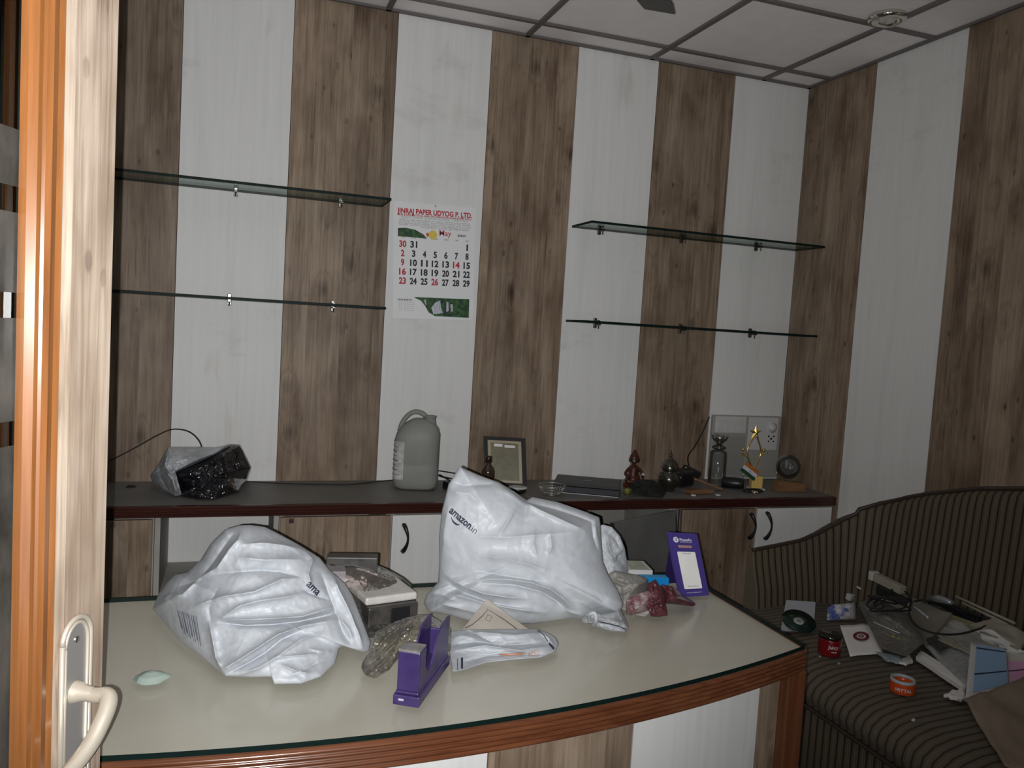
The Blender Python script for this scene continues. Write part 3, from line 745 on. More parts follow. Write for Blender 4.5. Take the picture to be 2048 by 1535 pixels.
# ---- big standing bag
b2 = empty('plastic_courier_bag', (-2.0, -1.65, ZD), 'large full white plastic courier bag standing upright in the middle of the desk', 'bag')
ol = [ay(919, 932, -1.60), ay(929, 937, -1.60), ay(959, 950, -1.60), ay(998, 964, -1.60), ay(1028, 982, -1.60), ay(1053, 1000, -1.60), ay(1065, 993, -1.60), ay(1117, 1004, -1.60), ay(1166, 1021, -1.61), ay(1199, 1034, -1.62), ay(1201, 1048, -1.63),
      ay(1203, 1085, -1.65), ay(1206, 1123, -1.68), ay(1216, 1147, -1.70), ay(1236, 1180, -1.72), ay(1246, 1207, -1.74), ay(1240, 1225, -1.75), az(1205, 1233, zb), az(1168, 1238, zb), az(1142, 1236, zb), az(1067, 1247, zb), az(1018, 1247, zb), az(944, 1244, zb), az(902, 1230, zb), az(858, 1223, zb), az(847, 1206, zb),
      ay(853, 1188, -1.58), ay(876, 1163, -1.59), ay(879, 1123, -1.60), ay(878, 1073, -1.60), ay(884, 1019, -1.60), ay(897, 967, -1.60), ay(907, 952, -1.60)]
rg = [([(897, 962), (930, 972), (965, 971), (998, 966)], -.006, 6), ([(900, 985), (940, 990), (960, 1010)], .004, 7),
      ([(998, 970), (1020, 985), (1043, 1003), (1080, 1024), (1120, 1043), (1165, 1062)], .014, 8), ([(1030, 995), (1060, 1008), (1110, 1020), (1160, 1036), (1195, 1052)], -.008, 10),
      ([(1030, 1022), (1015, 1048), (998, 1074)], .005, 4), ([(960, 1074), (1010, 1076), (1068, 1072), (1140, 1066)], .005, 7),
      ([(893, 1148), (930, 1168), (970, 1184), (1010, 1190), (1052, 1194)], .009, 6), ([(890, 1160), (930, 1182), (980, 1202), (1040, 1212)], -.009, 6),
      ([(966, 1112), (1010, 1116), (1050, 1126), (1092, 1138)], .008, 9), ([(960, 1140), (1010, 1150), (1060, 1158), (1085, 1160)], -.007, 6),
      ([(958, 1156), (1010, 1156), (1060, 1162), (1100, 1176), (1125, 1195), (1143, 1213)], .011, 5), ([(966, 1164), (1030, 1168), (1080, 1180), (1110, 1198), (1130, 1214)], -.009, 5),
      ([(890, 1178), (930, 1190), (980, 1205), (1045, 1216), (1090, 1222)], .008, 5), ([(886, 1205), (930, 1215), (980, 1228)], .007, 6), ([(862, 1185), (890, 1186), (915, 1198)], .007, 6),
      ([(1187, 1042), (1190, 1068), (1201, 1098), (1206, 1122)], .006, 4), ([(1180, 1045), (1184, 1075), (1193, 1100)], -.005, 4),
      ([(1069, 1060), (1066, 1090), (1072, 1112)], .004, 5), ([(1097, 1068), (1100, 1095), (1093, 1110)], .004, 5),
      ([(1100, 1150), (1150, 1170), (1190, 1190), (1215, 1212)], -.004, 8), ([(1180, 1240), (1160, 1228), (1130, 1218)], .007, 5), ([(1196, 1236), (1180, 1214), (1150, 1196)], .005, 5), ([(900, 1012), (890, 1060), (888, 1110)], .006, 8)]
bag2, tr2 = blob('bag_film', BAG, b2, ol, ay(1040, 1120, -1.66), .075, .055, rg, amp=.0035, nsc=60, seed=8, rings=120, na=460, power=3)
mb = MB(); mb.add(stick(flat_text('amazon', (897, 1023), (938, 1058), -1.7, .0235, .0008), tr2, .003)); mb.add(stick(flat_text('.in', (937, 1058), (950, 1068), -1.7, .023, 0), tr2, .003)); mb.build('printed_lettering', DKINK, bag2)
mb = MB(); sm = arc([(902, 1033, 0), (906, 1042, 0), (913, 1048, 0), (919, 1049, 0)], 5); t_ = bmesh.new(); a_ = []
for i, p in enumerate(sm):
    w_ = .4 + 1.3 * math.sin(PI * i / len(sm)); a_.append((t_.verts.new(ay(p[0] + w_ * .5, p[1] - w_, -1.7)), t_.verts.new(ay(p[0] - w_ * .5, p[1] + w_, -1.7))))
for a, b in zip(a_, a_[1:]): t_.faces.new((a[0], b[0], b[1], a[1]))
mb.add(stick(t_, tr2, .003)); mb.build('printed_smile', DKINK, bag2)
# tied tail
kn, trk = blob('knotted_corner', BAG, b2, [az(1160, 1238, zb), ay(1172, 1228, -1.775), ay(1184, 1222, -1.775), ay(1205, 1228, -1.78), ay(1232, 1222, -1.77), ay(1240, 1216, -1.76), az(1252, 1238, zb), az(1258, 1252, zb), az(1250, 1263, zb), az(1222, 1262, zb), az(1192, 1253, zb), az(1180, 1244, zb), az(1168, 1246, zb)], ay(1212, 1243, -1.79), .014, .01,
    [([(1180, 1235), (1210, 1238), (1250, 1246)], .008, 4), ([(1190, 1245), (1220, 1250), (1250, 1258)], -.006, 3), ([(1235, 1222), (1245, 1240), (1252, 1256)], .005, 3), ([(1172, 1232), (1178, 1240), (1184, 1248)], -.006, 2.5)], rings=30, na=140, amp=.004, nsc=10, seed=1)
mb = MB(); mb.tube(arc([az(1178, 1243, ZD + .012), ay(1180, 1228, -1.79), ay(1190, 1226, -1.80), ay(1192, 1240, -1.80), az(1186, 1250, ZD + .008)], 6), .0045, 8); mb.build('knot', BAG, b2)
# seam line along the tail
mb = MB(); t_ = bmesh.new(); L_ = [(1192, 1242), (1215, 1246), (1238, 1252), (1252, 1258)]; a_ = [(t_.verts.new(ay(x, y - 1, -1.79)), t_.verts.new(ay(x, y + 1, -1.79))) for x, y in L_]
for a, b in zip(a_, a_[1:]): t_.faces.new((a[0], b[0], b[1], a[1]))
mb.add(stick(t_, trk, .003)); mb.build('tear_strip', DKINK, kn)
# ---- second, smaller white bag behind it
b3 = empty('plastic_bag', (-1.72, -1.50, ZD), 'small white plastic bag squeezed behind the right side of the large bag', 'bag')
ol = [ay(1196, 1052, -1.52), ay(1206, 1048, -1.52), ay(1224, 1053, -1.52), ay(1240, 1071, -1.52), ay(1250, 1096, -1.53), ay(1255, 1128, -1.54), az(1256, 1172, zb), az(1235, 1190, zb), az(1196, 1190, zb), ay(1190, 1120, -1.53)]
blob('bag_film', BAG, b3, ol, ay(1224, 1115, -1.535), .018, .02, [([(1215, 1075), (1220, 1100), (1235, 1125), (1250, 1140)], .009, 4), ([(1246, 1098), (1232, 1110), (1228, 1125)], .007, 3), ([(1210, 1060), (1230, 1075), (1240, 1095)], -.006, 4)], rings=40, na=160, amp=.004, nsc=18, seed=12)

CLEAR = thin_glass('clear_plastic_film', (.90, .885, .84), 1.6, .08, .05)
YCLEAR = thin_glass('yellowish_plastic_film', (.80, .76, .64), 1.8, .1, .10)
# clear bubble wrap lump beside the large bag
o, _ = blob('crumpled_wrap', thin_glass('cloudy_plastic_film', (.62, .60, .54), 1.4, .2, .42), None, [az(1212, 1200, zb), ay(1214, 1150, -1.62), ay(1228, 1140, -1.62), ay(1256, 1146, -1.62), ay(1280, 1150, -1.62), ay(1296, 1158, -1.62), az(1298, 1185, zb), az(1280, 1205, zb), az(1250, 1222, zb), az(1236, 1216, zb)], ay(1256, 1184, -1.65), .02, .015,
    [([(1225, 1160), (1250, 1170), (1290, 1165)], .006, 4), ([(1235, 1190), (1260, 1180), (1280, 1190)], .006, 4)], rings=30, na=140, amp=.006, nsc=12, seed=22)
tag(o, 'crumpled cloudy clear plastic wrap between the large white bag and the maroon wrappers', 'plastic wrap')
# maroon wrappers
MAR = noisy('maroon_foil_wrapper', (.055, .012, .016), (.13, .035, .042), (40, 40, 40), .35); PINKM = noisy('pink_white_wrapper_print', (.16, .05, .06), (.40, .33, .33), (50, 50, 50), .4)
def foil(name, label, pts, centre, m, seed, amp=.006, hf=.006, nsc=12, group=None, cat='wrapper'):
    o, tr = blob(name, m, None, pts, centre, hf, .003, [], rings=24, na=110, amp=amp, nsc=nsc, seed=seed, fade=.3); tag(o, label, cat, group); return o, tr
foil('snack_wrapper', 'crumpled maroon wrapper pointing right, in front of the purple stand', [az(1318, 1192, zb), ay(1322, 1168, -1.66), ay(1345, 1172, -1.66), az(1370, 1192, zb), az(1392, 1206, zb), az(1388, 1212, zb), az(1350, 1208, zb), az(1325, 1206, zb)], ay(1345, 1194, -1.672), MAR, 2)
foil('snack_wrapper', 'crumpled maroon wrapper standing up, the front one below the blue box', [az(1302, 1232, zb), ay(1290, 1205, -1.72), ay(1296, 1166, -1.69), ay(1310, 1158, -1.69), ay(1322, 1175, -1.70), ay(1330, 1200, -1.72), az(1336, 1230, zb), az(1318, 1233, zb)], ay(1312, 1200, -1.72), MAR, 5, nsc=9)
foil('snack_wrapper', 'crumpled pink and maroon wrapper, leftmost beside the large white bag', [az(1252, 1226, zb), ay(1252, 1200, -1.72), ay(1276, 1186, -1.71), ay(1296, 1180, -1.71), ay(1312, 1190, -1.72), az(1318, 1206, zb), az(1296, 1222, zb), az(1262, 1230, zb)], ay(1282, 1206, -1.725), PINKM, 9, nsc=9)
foil('paper_scrap', 'small torn white paper scrap under the maroon wrappers', [az(1262, 1226, zb), az(1300, 1208, zb + .002), az(1318, 1210, zb), az(1290, 1232, zb)], az(1290, 1218, zb + .003), PAPER, 4, amp=.003, hf=.002, cat='paper')
# boxes behind the wrappers
def obox(name, label, cat, base, w_, d_, h_, rotz, m, bev=.001, parts=None):
    e = empty(name, base, label, cat); rz_ = Matrix.Rotation(rotz, 3, 'Z')
    MB().box(Vector(base) + Vector((0, 0, h_ / 2)), (w_, d_, h_), rot=rz_, bev=bev).build('carton', m, e)
    return e, rz_
p = az(1330, 1180, ZD + .0008); e, rz_ = obox('medicine_carton', 'small bright blue carton lying left of the purple stand', 'box', (-1.563, -1.548, ZD + .0008), .078, .030, .045, -.2, mat('bright_blue_card', (.0, .23, .62), .45))
MB().box(Vector((-1.563, -1.548, ZD + .0462)), (.072, .026, .0006), rot=rz_).build('top_flap', mat('light_blue_card', (.05, .36, .68), .45), e)
e, rz_ = obox('small_carton', 'small off-white and green carton behind the blue carton', 'box', (-1.575, -1.470, ZD + .0008), .068, .09, .052, -.2, PLW)
MB().box(Vector((-1.575, -1.470, ZD + .0532)), (.05, .085, .0006), rot=rz_).build('green_label', noisy('pale_green_label', (.34, .38, .27), (.5, .5, .42), (40, 40, 40)), e)
tl = MB(); tl.lathe(az(1264, 1153, ZD + .004) , [(0, 0), (.028, 0), (.032, .006), (.028, .014), (.02, .016), (0, .018)], 20)
o = tl.build('plastic_dish', mat('teal_plastic', (.02, .16, .20), .3)); o.location.z = ZD + .0005; tag(o, 'teal plastic dish lying behind the clear wrap', 'dish')

# ---- purple payment stand
PST = mat('purple_acrylic', (.066, .046, .23), .3); PST2 = mat('dark_purple_edge', (.03, .015, .10), .4)
fA = az(1360, 1194, ZD + .001); fB = az(1419, 1190, ZD + .001); fT = ay(1334, 1063, fA.y + .045); fT2 = ay(1394, 1067, fB.y + .045)
st = empty('payment_stand', (fA + fB) / 2, 'purple payment sign stand with a white label at the desk corner', 'sign')
up_ = ((fT - fA) + (fT2 - fB)) / 2; rt = ((fB - fA) + (fT2 - fT)) / 2; Hh = up_.length; Ww = rt.length
nS = rt.cross(up_).normalized()
if nS.dot(CAM - fA) < 0: nS = -nS
FS = lambda u, v, n_=0: fA.lerp(fB, u).lerp(fT.lerp(fT2, u), v) + nS * n_
def rrect(u0, u1, v0, v1, n_, r=.012, F=FS):
    pts = []; ru = r / Ww; rv = r / Hh
    for cu2, cv2, a0 in ((u0 + ru, v0 + rv, 180), (u1 - ru, v0 + rv, 270), (u1 - ru, v1 - rv, 0), (u0 + ru, v1 - rv, 90)):
        for k in range(5):
            a = math.radians(a0 + 22.5 * k); pts.append(F(cu2 + ru * math.cos(a), cv2 + rv * math.sin(a), n_))
    return pts
MB().prism(rrect(0, 1, 0.0, 1, 0, .004), -nS * .006).build('front_board', PST, st)
q0, q1 = FS(.06, .02, -.0075), FS(.94, .02, -.0075)
mb = MB(); bk = Vector((0, .095, 0)); mb.prism([FS(.1, .85, -.0065), FS(.9, .85, -.0065), FS(.88, .03, -.0065) + bk, FS(.12, .03, -.0065) + bk], (0, .003, 0)); mb.build('back_leg', PST2, st)
mb = MB(); mb.prism(rrect(.20, .80, .12, .70, .0004, .003), nS * .0006); mb.build('white_label', PAPER, st)
def sprint(M_, s, u, v, h, width, nz=.0014, bold=0):
    b = text_mesh(s, h, Matrix.Identity(4), 0.0, bold); x0 = min(q.co.x for q in b.verts); x1 = max(q.co.x for q in b.verts)
    for q in b.verts: q.co = FS(u + (q.co.x - (x0 + x1) / 2) / (x1 - x0) * width, v + q.co.y / Hh, nz)
    M_.add(b)
WPI = mat('white_print_ink', (.75, .73, .8), .5)
for a_ in (('PhonePe', .56, .87, .010, .40, .0014, .0002), ('ACCEPTED HERE', .56, .845, .004, .40), ('SCAN & PAY USING ANY APP', .5, .055, .0035, .5)):
    wp = MB(); sprint(wp, *a_); wp.build('white_lettering', WPI, st)
wp = MB(); wp.prism([FS(.24 + .085 * math.cos(a * PI / 8), .885 + .045 * math.sin(a * PI / 8), .0004) for a in range(16)], nS * .0006); wp.build('round_logo', WPI, st)
mb = MB(); mb.tube([FS(.20, .90, .0016), FS(.28, .90, .0016), FS(.255, .90, .0016), FS(.255, .86, .0016)], .0006, 6); mb.tube(arc([FS(.225, .90, .0016), FS(.215, .88, .0016), FS(.245, .875, .0016)], 4), .0006, 6); mb.build('logo_mark', PST2, st)
mb = MB(); mb.prism(rrect(.28, .72, .765, .80, .0004, .001), nS * .0004); mb.build('orange_strip', mat('pale_orange_strip', (.55, .33, .25), .5), st)
for a_ in (('ACCEPTED HERE', .5, .773, .005, .38, .0014), ('SCAN & PAY', .5, .66, .0055, .3), ('UPI PAYMENTS', .5, .15, .0045, .35)):
    mb = MB(); sprint(mb, *a_); mb.build('small_lettering', INK, st)

# ---- tape dispenser
A = Vector((-2.359, -2.050, ZD)); B = Vector((-2.316, -2.058, ZD)); Cc = Vector((-2.226, -1.905, ZD))
ln = (Cc - B); LL = ln.length + .012; ey = ln.normalized(); ex = Vector((ey.y, -ey.x, 0)); 
td = empty('tape_dispenser', A, 'empty purple desktop tape dispenser standing at the front of the desk', 'tape dispenser')
W2 = .044; O_ = B - ex * W2
def TP(x, y, z): return O_ + ex * x + ey * y + Vector((0, 0, z))
mb = MB()
for x0, x1, y0, y1, z0, z1 in ((-.003, W2 + .003, -.006, LL + .004, .0005, .020), (0, W2, -.002, LL, .020, .026)):
    c_ = TP((x0 + x1) / 2, (y0 + y1) / 2, (z0 + z1) / 2); mb.box(c_, (x1 - x0, y1 - y0, z1 - z0), rot=Matrix((ex, ey, Vector((0, 0, 1)))).transposed(), bev=.0025)
mb.build('weighted_base', PURPLE, td)
RTD = Matrix((ex, ey, Vector((0, 0, 1)))).transposed()
mb = MB(); mb.box(TP(W2 / 2, .020, .062), (W2 - .002, .040, .074), rot=RTD, bev=.003); mb.build('front_block', PURPLE, td)
mb = MB(); mb.box(TP(W2 / 2, .001, .1005), (W2 - .004, .003, .005), rot=RTD); mb.box(TP(W2 / 2, .020, .1005), (W2 - .004, .036, .002), rot=RTD); mb.build('cutter', noisy('dusty_metal', (.25, .24, .25), (.42, .40, .4), (60, 60, 60), .4, metal=.5), td)
prof = [(.034, .022), (.034, .075)]
prof = [(.030, .022)] + [(.040 + .0 * k, .0) for k in range(0)] + [(.040, .060), (.052, .046), (.066, .042), (.080, .046), (.094, .060), (.106, .078), (.120, .092), (.136, .100), (LL - .004, .104), (LL - .002, .090), (LL - .002, .022)]
for xa in (.0015, W2 - .0055):
    mb = MB(); mb.prism([TP(xa, y, z) for y, z in prof], ex * .004); mb.build('side_cheek', PURPLE, td)
mb = MB(); mb.box(TP(W2 / 2, LL - .008, .05), (W2 - .012, .006, .055), rot=RTD, bev=.002); mb.build('rear_block', PURPLE, td)
mb = MB(); mb.box(TP(.013, -.0064, .012), (.010, .0006, .004), rot=RTD, bev=.0002); mb.build('label_spot', mat('pale_logo', (.5, .48, .6), .4), td)

# ---- yellowish clear pouch
pou = empty('clear_plastic_pouch', (-2.36, -1.88, ZD), 'crinkled yellowish clear plastic pouch lying behind the tape dispenser', 'pouch')
ol = [az(722, 1335, zb), ay(724, 1325, -1.86), ay(740, 1300, -1.86), ay(752, 1262, -1.85), ay(790, 1243, -1.83), ay(812, 1234, -1.81), ay(840, 1228, -1.80), ay(858, 1228, -1.80), ay(880, 1240, -1.80), ay(902, 1256, -1.82), az(902, 1300, zb), az(872, 1308, zb), az(800, 1312, zb), az(778, 1340, zb), az(750, 1356, zb), az(730, 1350, zb)]
blob('film', YCLEAR, pou, ol, ay(800, 1290, -1.86), .022, .012, [([(730, 1340), (760, 1310), (800, 1270), (840, 1240)], .010, 4), ([(745, 1345), (775, 1315), (790, 1290)], .008, 3), ([(752, 1300), (775, 1270), (800, 1256)], -.008, 4), ([(750, 1265), (770, 1285), (760, 1300)], .006, 3)], rings=40, na=180, amp=.006, nsc=14, seed=31)

# ---- packet of white and black goods in clear film
pk = empty('wrapped_package', (-2.30, -1.58, ZD), 'clear film package of black and white boxes right of the left bag', 'package')
def pbox(name, c_, sz, rz_, m, bev=.003): 
    o = MB().box(c_, sz, rot=rz_, bev=bev).build(name, m, pk); return o
rzp = Matrix.Rotation(math.radians(12), 3, 'Z')
c0 = Vector((-2.300, -1.625, ZD))
DKG = noisy('dark_grey_moulded_plastic', (.035, .032, .03), (.07, .065, .06), (30, 30, 30), .35); CRW = noisy('cream_white_plastic', (.52, .49, .46), (.62, .59, .56), (20, 20, 20), .4); PKW = mat('pinkish_white_card', (.55, .47, .49), .5)
pbox('black_tray', c0 + Vector((-.012, 0, .030)), (.118, .15, .058), rzp, DKG)
pbox('white_lid', c0 + Vector((-.012, .010, .068)), (.124, .135, .018), rzp, CRW, .005)
pbox('black_recess', c0 + Vector((.018, -.0765, .040)), (.045, .004, .034), rzp, BLACK, .001)
pbox('pink_carton', c0 + Vector((-.075, .045, .090)), (.11, .05, .024), Matrix.Rotation(math.radians(20), 3, 'Z') @ Matrix.Rotation(.25, 3, 'X'), PKW)
pbox('dark_carton', c0 + Vector((-.07, .085, .085)), (.12, .04, .09), Matrix.Rotation(math.radians(-10), 3, 'Z'), DKG)
pbox('grey_carton', c0 + Vector((-.125, .05, .075)), (.07, .06, .075), Matrix.Rotation(math.radians(-4), 3, 'Z'), noisy('grey_mauve_card', (.22, .20, .205), (.30, .27, .275), (20, 20, 20)))
ol = [az(700, 1262, zb), ay(655, 1190, -1.62), ay(652, 1120, -1.52), ay(668, 1114, -1.5), ay(700, 1118, -1.5), ay(740, 1124, -1.5), ay(775, 1138, -1.5), ay(805, 1155, -1.52), ay(824, 1172, -1.56), ay(832, 1200, -1.60), az(834, 1234, zb), az(800, 1256, zb), az(745, 1275, zb)]
blob('film', CLEAR, pk, ol, ay(745, 1190, -1.6), .05, .04, [([(700, 1130), (760, 1150), (800, 1165)], .008, 3), ([(790, 1165), (815, 1185), (828, 1215)], .008, 3), ([(720, 1140), (740, 1170), (720, 1200)], .006, 4)], rings=40, na=160, amp=.006, nsc=16, seed=17)

# ---- flattened white mailer with a beige flap
ml = empty('paper_mailer', (-2.08, -1.84, ZD), 'flattened empty white mailer with a beige pointed flap beside the tape dispenser', 'mailer')
ol = [az(896, 1262, zb), ay(935, 1259, -1.84), ay(1000, 1257, -1.82), ay(1072, 1257, -1.80), ay(1098, 1265, -1.81), ay(1112, 1274, -1.82), az(1118, 1287, zb), az(1110, 1302, zb), az(1081, 1314, zb), az(1030, 1318, zb), az(972, 1324, zb), az(934, 1337, zb), az(906, 1343, zb), az(899, 1305, zb)]
mo, trm = blob('mailer_body', BAG, ml, ol, ay(1000, 1292, -1.86), .012, .006, [([(905, 1275), (960, 1264), (1030, 1270), (1085, 1264)], .010, 4), ([(900, 1290), (950, 1282), (1010, 1290), (1080, 1285)], -.008, 4), ([(910, 1300), (970, 1290), (1040, 1300), (1100, 1292)], .010, 4), ([(920, 1325), (970, 1312), (1030, 1308), (1085, 1308)], -.006, 3), ([(1075, 1260), (1095, 1275), (1108, 1292)], .006, 2.5)], rings=50, na=220, amp=.004, nsc=16, seed=41, stretch=(.4, 1.4))
mb = MB()
def strip(L_, hw, tr, off=.0025, ref=-1.86):
    t_ = bmesh.new(); a_ = [(t_.verts.new(ay(x - hw[0], y - hw[1], ref)), t_.verts.new(ay(x + hw[0], y + hw[1], ref))) for x, y in L_]
    for a, b in zip(a_, a_[1:]): t_.faces.new((a[0], b[0], b[1], a[1]))
    return stick(t_, tr, off)
for a_ in (([(1076, 1259), (1088, 1270), (1096, 1282)], (.6, -.6)), ([(1098, 1285), (1108, 1297)], (1.6, -1.4)), ([(924, 1314), (924, 1336)], (2.2, 0)), ([(915, 1316), (915, 1339)], (.7, 0))):
    mb = MB(); mb.add(strip(a_[0], a_[1], trm)); mb.build('black_mark', DKINK, mo)
mb = MB(); mb.add(stick(flat_text('SOZ', (1056, 1312), (1080, 1308), -1.88, .011), trm, .003)); mb.add(strip([(998, 1308), (1020, 1308), (1050, 1306)], (0, 1.5), trm)); mb.build('orange_print', mat('faded_orange_print', (.62, .28, .16), .6), mo)
BEI = noisy('beige_paper', (.40, .36, .32), (.48, .44, .39), (12, 12, 12), .7)
fa, fb, fc, fd = az(925, 1258, zb + .008), az(1060, 1259, zb + .008), ay(975, 1197, -1.77), ay(966, 1206, -1.77)
nF = (fb - fa).cross(fc - fa).normalized(); nF = -nF if nF.dot(CAM - fa) < 0 else nF
mb = MB(); mb.prism([fa, fb, fb.lerp(fc, .5) + nF * .003, fc, fd, fa.lerp(fd, .5) - nF * .001], nF * .001); fp = mb.build('pointed_flap', BEI, ml)
mb = MB()
def fq(px, py): 
    d = ray(px, py); k = (fa - CAM).dot(nF) / d.dot(nF); return CAM + d * k + nF * .0035
for L_ in ([(967, 1211), (985, 1222), (1010, 1238), (1034, 1256)], [(975, 1217), (962, 1232), (945, 1246), (930, 1254)]): mb.tube([fq(*p) for p in L_], .0009, 5)
for q in (((975, 1227), (984, 1230), (979, 1240), (971, 1237), (975, 1227)),): mb.tube([fq(*p) for p in q], .0005, 5)
mb.build('printed_border', mat('dark_brown_print', (.09, .06, .05), .6), fp)

# ---- little glass piece on the left
mb = MB(); gc = az(302, 1358, ZD + .0008)
row = []
for r_i, (r_, z_) in enumerate(((.030, 0), (.031, .003), (.022, .010), (.008, .015), (0.0001, .016))):
    row.append([gc + Vector((r_ * (1 + .15 * math.sin(3 * a * PI / 12 + r_i)) * math.cos(a * PI / 12), r_ * .8 * math.sin(a * PI / 12), z_)) for a in range(24)])
mb.grid(row, closed=True, smooth=False); mb.b.faces.new([v for v in mb.b.verts[:24]])
o = mb.build('glass_lump', mat('pale_green_glass', (.34, .42, .37), .12)); tag(o, 'small pale green glass lump lying at the left of the desk', 'glass piece')

# ================================================================== things on the back counter
# black packet in clear film
bp = empty('wrapped_packet', (-2.72, -.25, ZD), 'black packet half wrapped in pale plastic on the left of the back counter', 'packet')
ol = [az(342, 978, zb), ay(330, 950, -.26), ay(352, 938, -.25), ay(400, 918, -.22), ay(440, 898, -.20), ay(462, 887, -.20), ay(480, 889, -.20), ay(487, 902, -.20), ay(503, 935, -.20), az(496, 958, zb), az(478, 984, zb), az(430, 998, zb), az(395, 998, zb), az(362, 992, zb)]
FOIL = noisy('black_speckled_film', (.004, .004, .005), (.014, .014, .018), (20, 20, 20), .12, spec=.8); t = NT(FOIL)
blob('black_contents', FOIL, bp, ol, ay(425, 950, -.27), .06, .05, [([(360, 950), (400, 935), (450, 905)], .01, 5), ([(440, 900), (455, 940), (450, 990)], .01, 5), ([(480, 900), (470, 930), (490, 960)], -.01, 4), ([(395, 990), (430, 960), (470, 950)], .008, 4)], rings=40, na=180, amp=.012, nsc=16, seed=51)
ol = [ay(300, 950, -.20), ay(318, 925, -.2), ay(335, 893, -.2), ay(400, 893, -.18), ay(440, 894, -.2), ay(462, 886, -.22), ay(436, 906, -.25), ay(385, 930, -.27), ay(350, 945, -.28), az(352, 960, zb), az(366, 990, zb), az(350, 992, zb), az(330, 982, zb), az(306, 968, zb)]
blob('grey_plastic_wrap', noisy('grey_plastic_film', (.30, .31, .33), (.5, .52, .55), (20, 20, 20), .3, spec=.7), bp, ol, ay(345, 925, -.27), .055, .03, [([(300, 950), (325, 920), (338, 895)], .012, 4), ([(345, 945), (380, 925), (440, 900)], .014, 5), ([(330, 940), (345, 960), (356, 988)], .012, 4), ([(318, 930), (322, 955), (340, 985)], -.012, 4), ([(335, 905), (330, 930), (345, 950)], .01, 4), ([(350, 900), (400, 905), (440, 896)], -.008, 5)], rings=40, na=200, amp=.008, nsc=12, seed=61)
# cable arcing out of the packet
pts = arc([ay(405, 897, -.18), ay(396, 878, -.12), ay(376, 862, -.08), ay(345, 858, -.05), ay(315, 870, -.05), ay(270, 895, -.06), ay(222, 920, -.08), ay(180, 940, -.1)], 8)
tag(MB().tube(pts, .0028, 8).build('thin_cable', MATTB), 'thin black cable arching over the left wall panel from the black packet', 'cable')
pts = arc([az(488, 962, ZD + .004), az(560, 966, ZD + .004), az(640, 968, ZD + .004), az(700, 968, ZD + .004), az(760, 962, ZD + .004), az(800, 958, ZD + .004)], 8)
for p in pts: p.y = min(p.y, -.012); 
tag(MB().tube(pts, .0026, 8).build('thin_cable', MATTB), 'thin black cable lying along the back of the counter', 'cable')
mb = MB(); o = mb.lathe(az(262, 973, ZD + .0006), [(0, .006), (.012, .005), (.018, 0)], 14).build('dark_crumb', MATTB); tag(o, 'small dark lump on the left end of the back counter', 'debris')

# jerrycan
CANM = noisy('translucent_grey_plastic', (.23, .24, .215), (.28, .29, .265), (6, 6, 6), .5, spec=.3)
jc = empty('jerrycan', (-1.93, -.165, ZD), 'translucent grey-green plastic can with handle and white label', 'jerrycan')
jx, jy = -1.925, -.175; jr = Matrix.Rotation(math.radians(-14), 3, 'Z')
prof = [(.60, 0), (.80, .004), (.94, .014), (1, .035), (1, .10), (.985, .105), (1, .11), (1, .205), (.97, .228), (.86, .252), (.66, .272), (.45, .286), (.30, .292)]
def sup(a, e=.55): c_, s_ = math.cos(a), math.sin(a); return Vector((math.copysign(abs(c_) ** e, c_), math.copysign(abs(s_) ** e, s_), 0))
rowz = []
for r_, z_ in prof:
    sh = Vector((.012 * max(0, (z_ - .2) / .09), 0, 0))
    rowz.append([Vector((jx, jy, ZD + .001 + z_)) + jr @ (Vector((sup(2 * PI * k / 48).x * .093 * r_, sup(2 * PI * k / 48).y * .066 * (r_ * .9 + .1), 0)) + sh) for k in range(48)])
mb = MB(); V = mb.grid(rowz, closed=True); mb.b.faces.new(V[0][::-1]); mb.b.faces.new(V[-1]); mb.build('body', CANM, jc)
nk = Vector((jx, jy, ZD)) + jr @ Vector((.048, 0, 0))
MB().lathe(nk, [(.030, .262), (.026, .272), (.024, .285), (.024, .300), (.027, .302), (.027, .306), (.021, .307), (.020, .285)], 28).build('neck', CANM, jc)
pts = arc([Vector((jx, jy, ZD)) + jr @ Vector(q) for q in ((-.075, 0, .235), (-.066, 0, .27), (-.045, 0, .302), (-.02, 0, .318), (.008, 0, .316), (.03, 0, .300), (.036, 0, .280))], 6)
MB().tube(pts, .0105, 12).build('handle', CANM, jc)
mb = MB(); lab = []
for v in range(7):
    z_ = ZD + .045 + .155 * v / 6; lab.append([Vector((jx, jy, 0)) + jr @ Vector((sup(a).x * .0942, sup(a).y * .0672, 0)) + Vector((0, 0, z_)) for a in [math.radians(172 + 80 * k / 10) for k in range(11)]])
mb.grid(lab); lb = mb.build('paper_label', noisy('scuffed_white_label', (.40, .39, .38), (.62, .61, .6), (40, 40, 60), .7), jc)
mb = MB()
for i in range(7):
    z_ = ZD + .065 + .019 * i; aa = [math.radians(182 + 60 * k / 8 - (i * 7) % 11) for k in range(9 - i % 3)]
    a_ = [(Vector((jx, jy, 0)) + jr @ Vector((sup(a).x * .0946, sup(a).y * .0676, 0)) + Vector((0, 0, z_))) for a in aa]
    mb.tube(a_, .0011 + .0008 * (i % 2), 5)
mb.build('label_print', mat('grey_label_print', (.12, .12, .12), .6), lb)

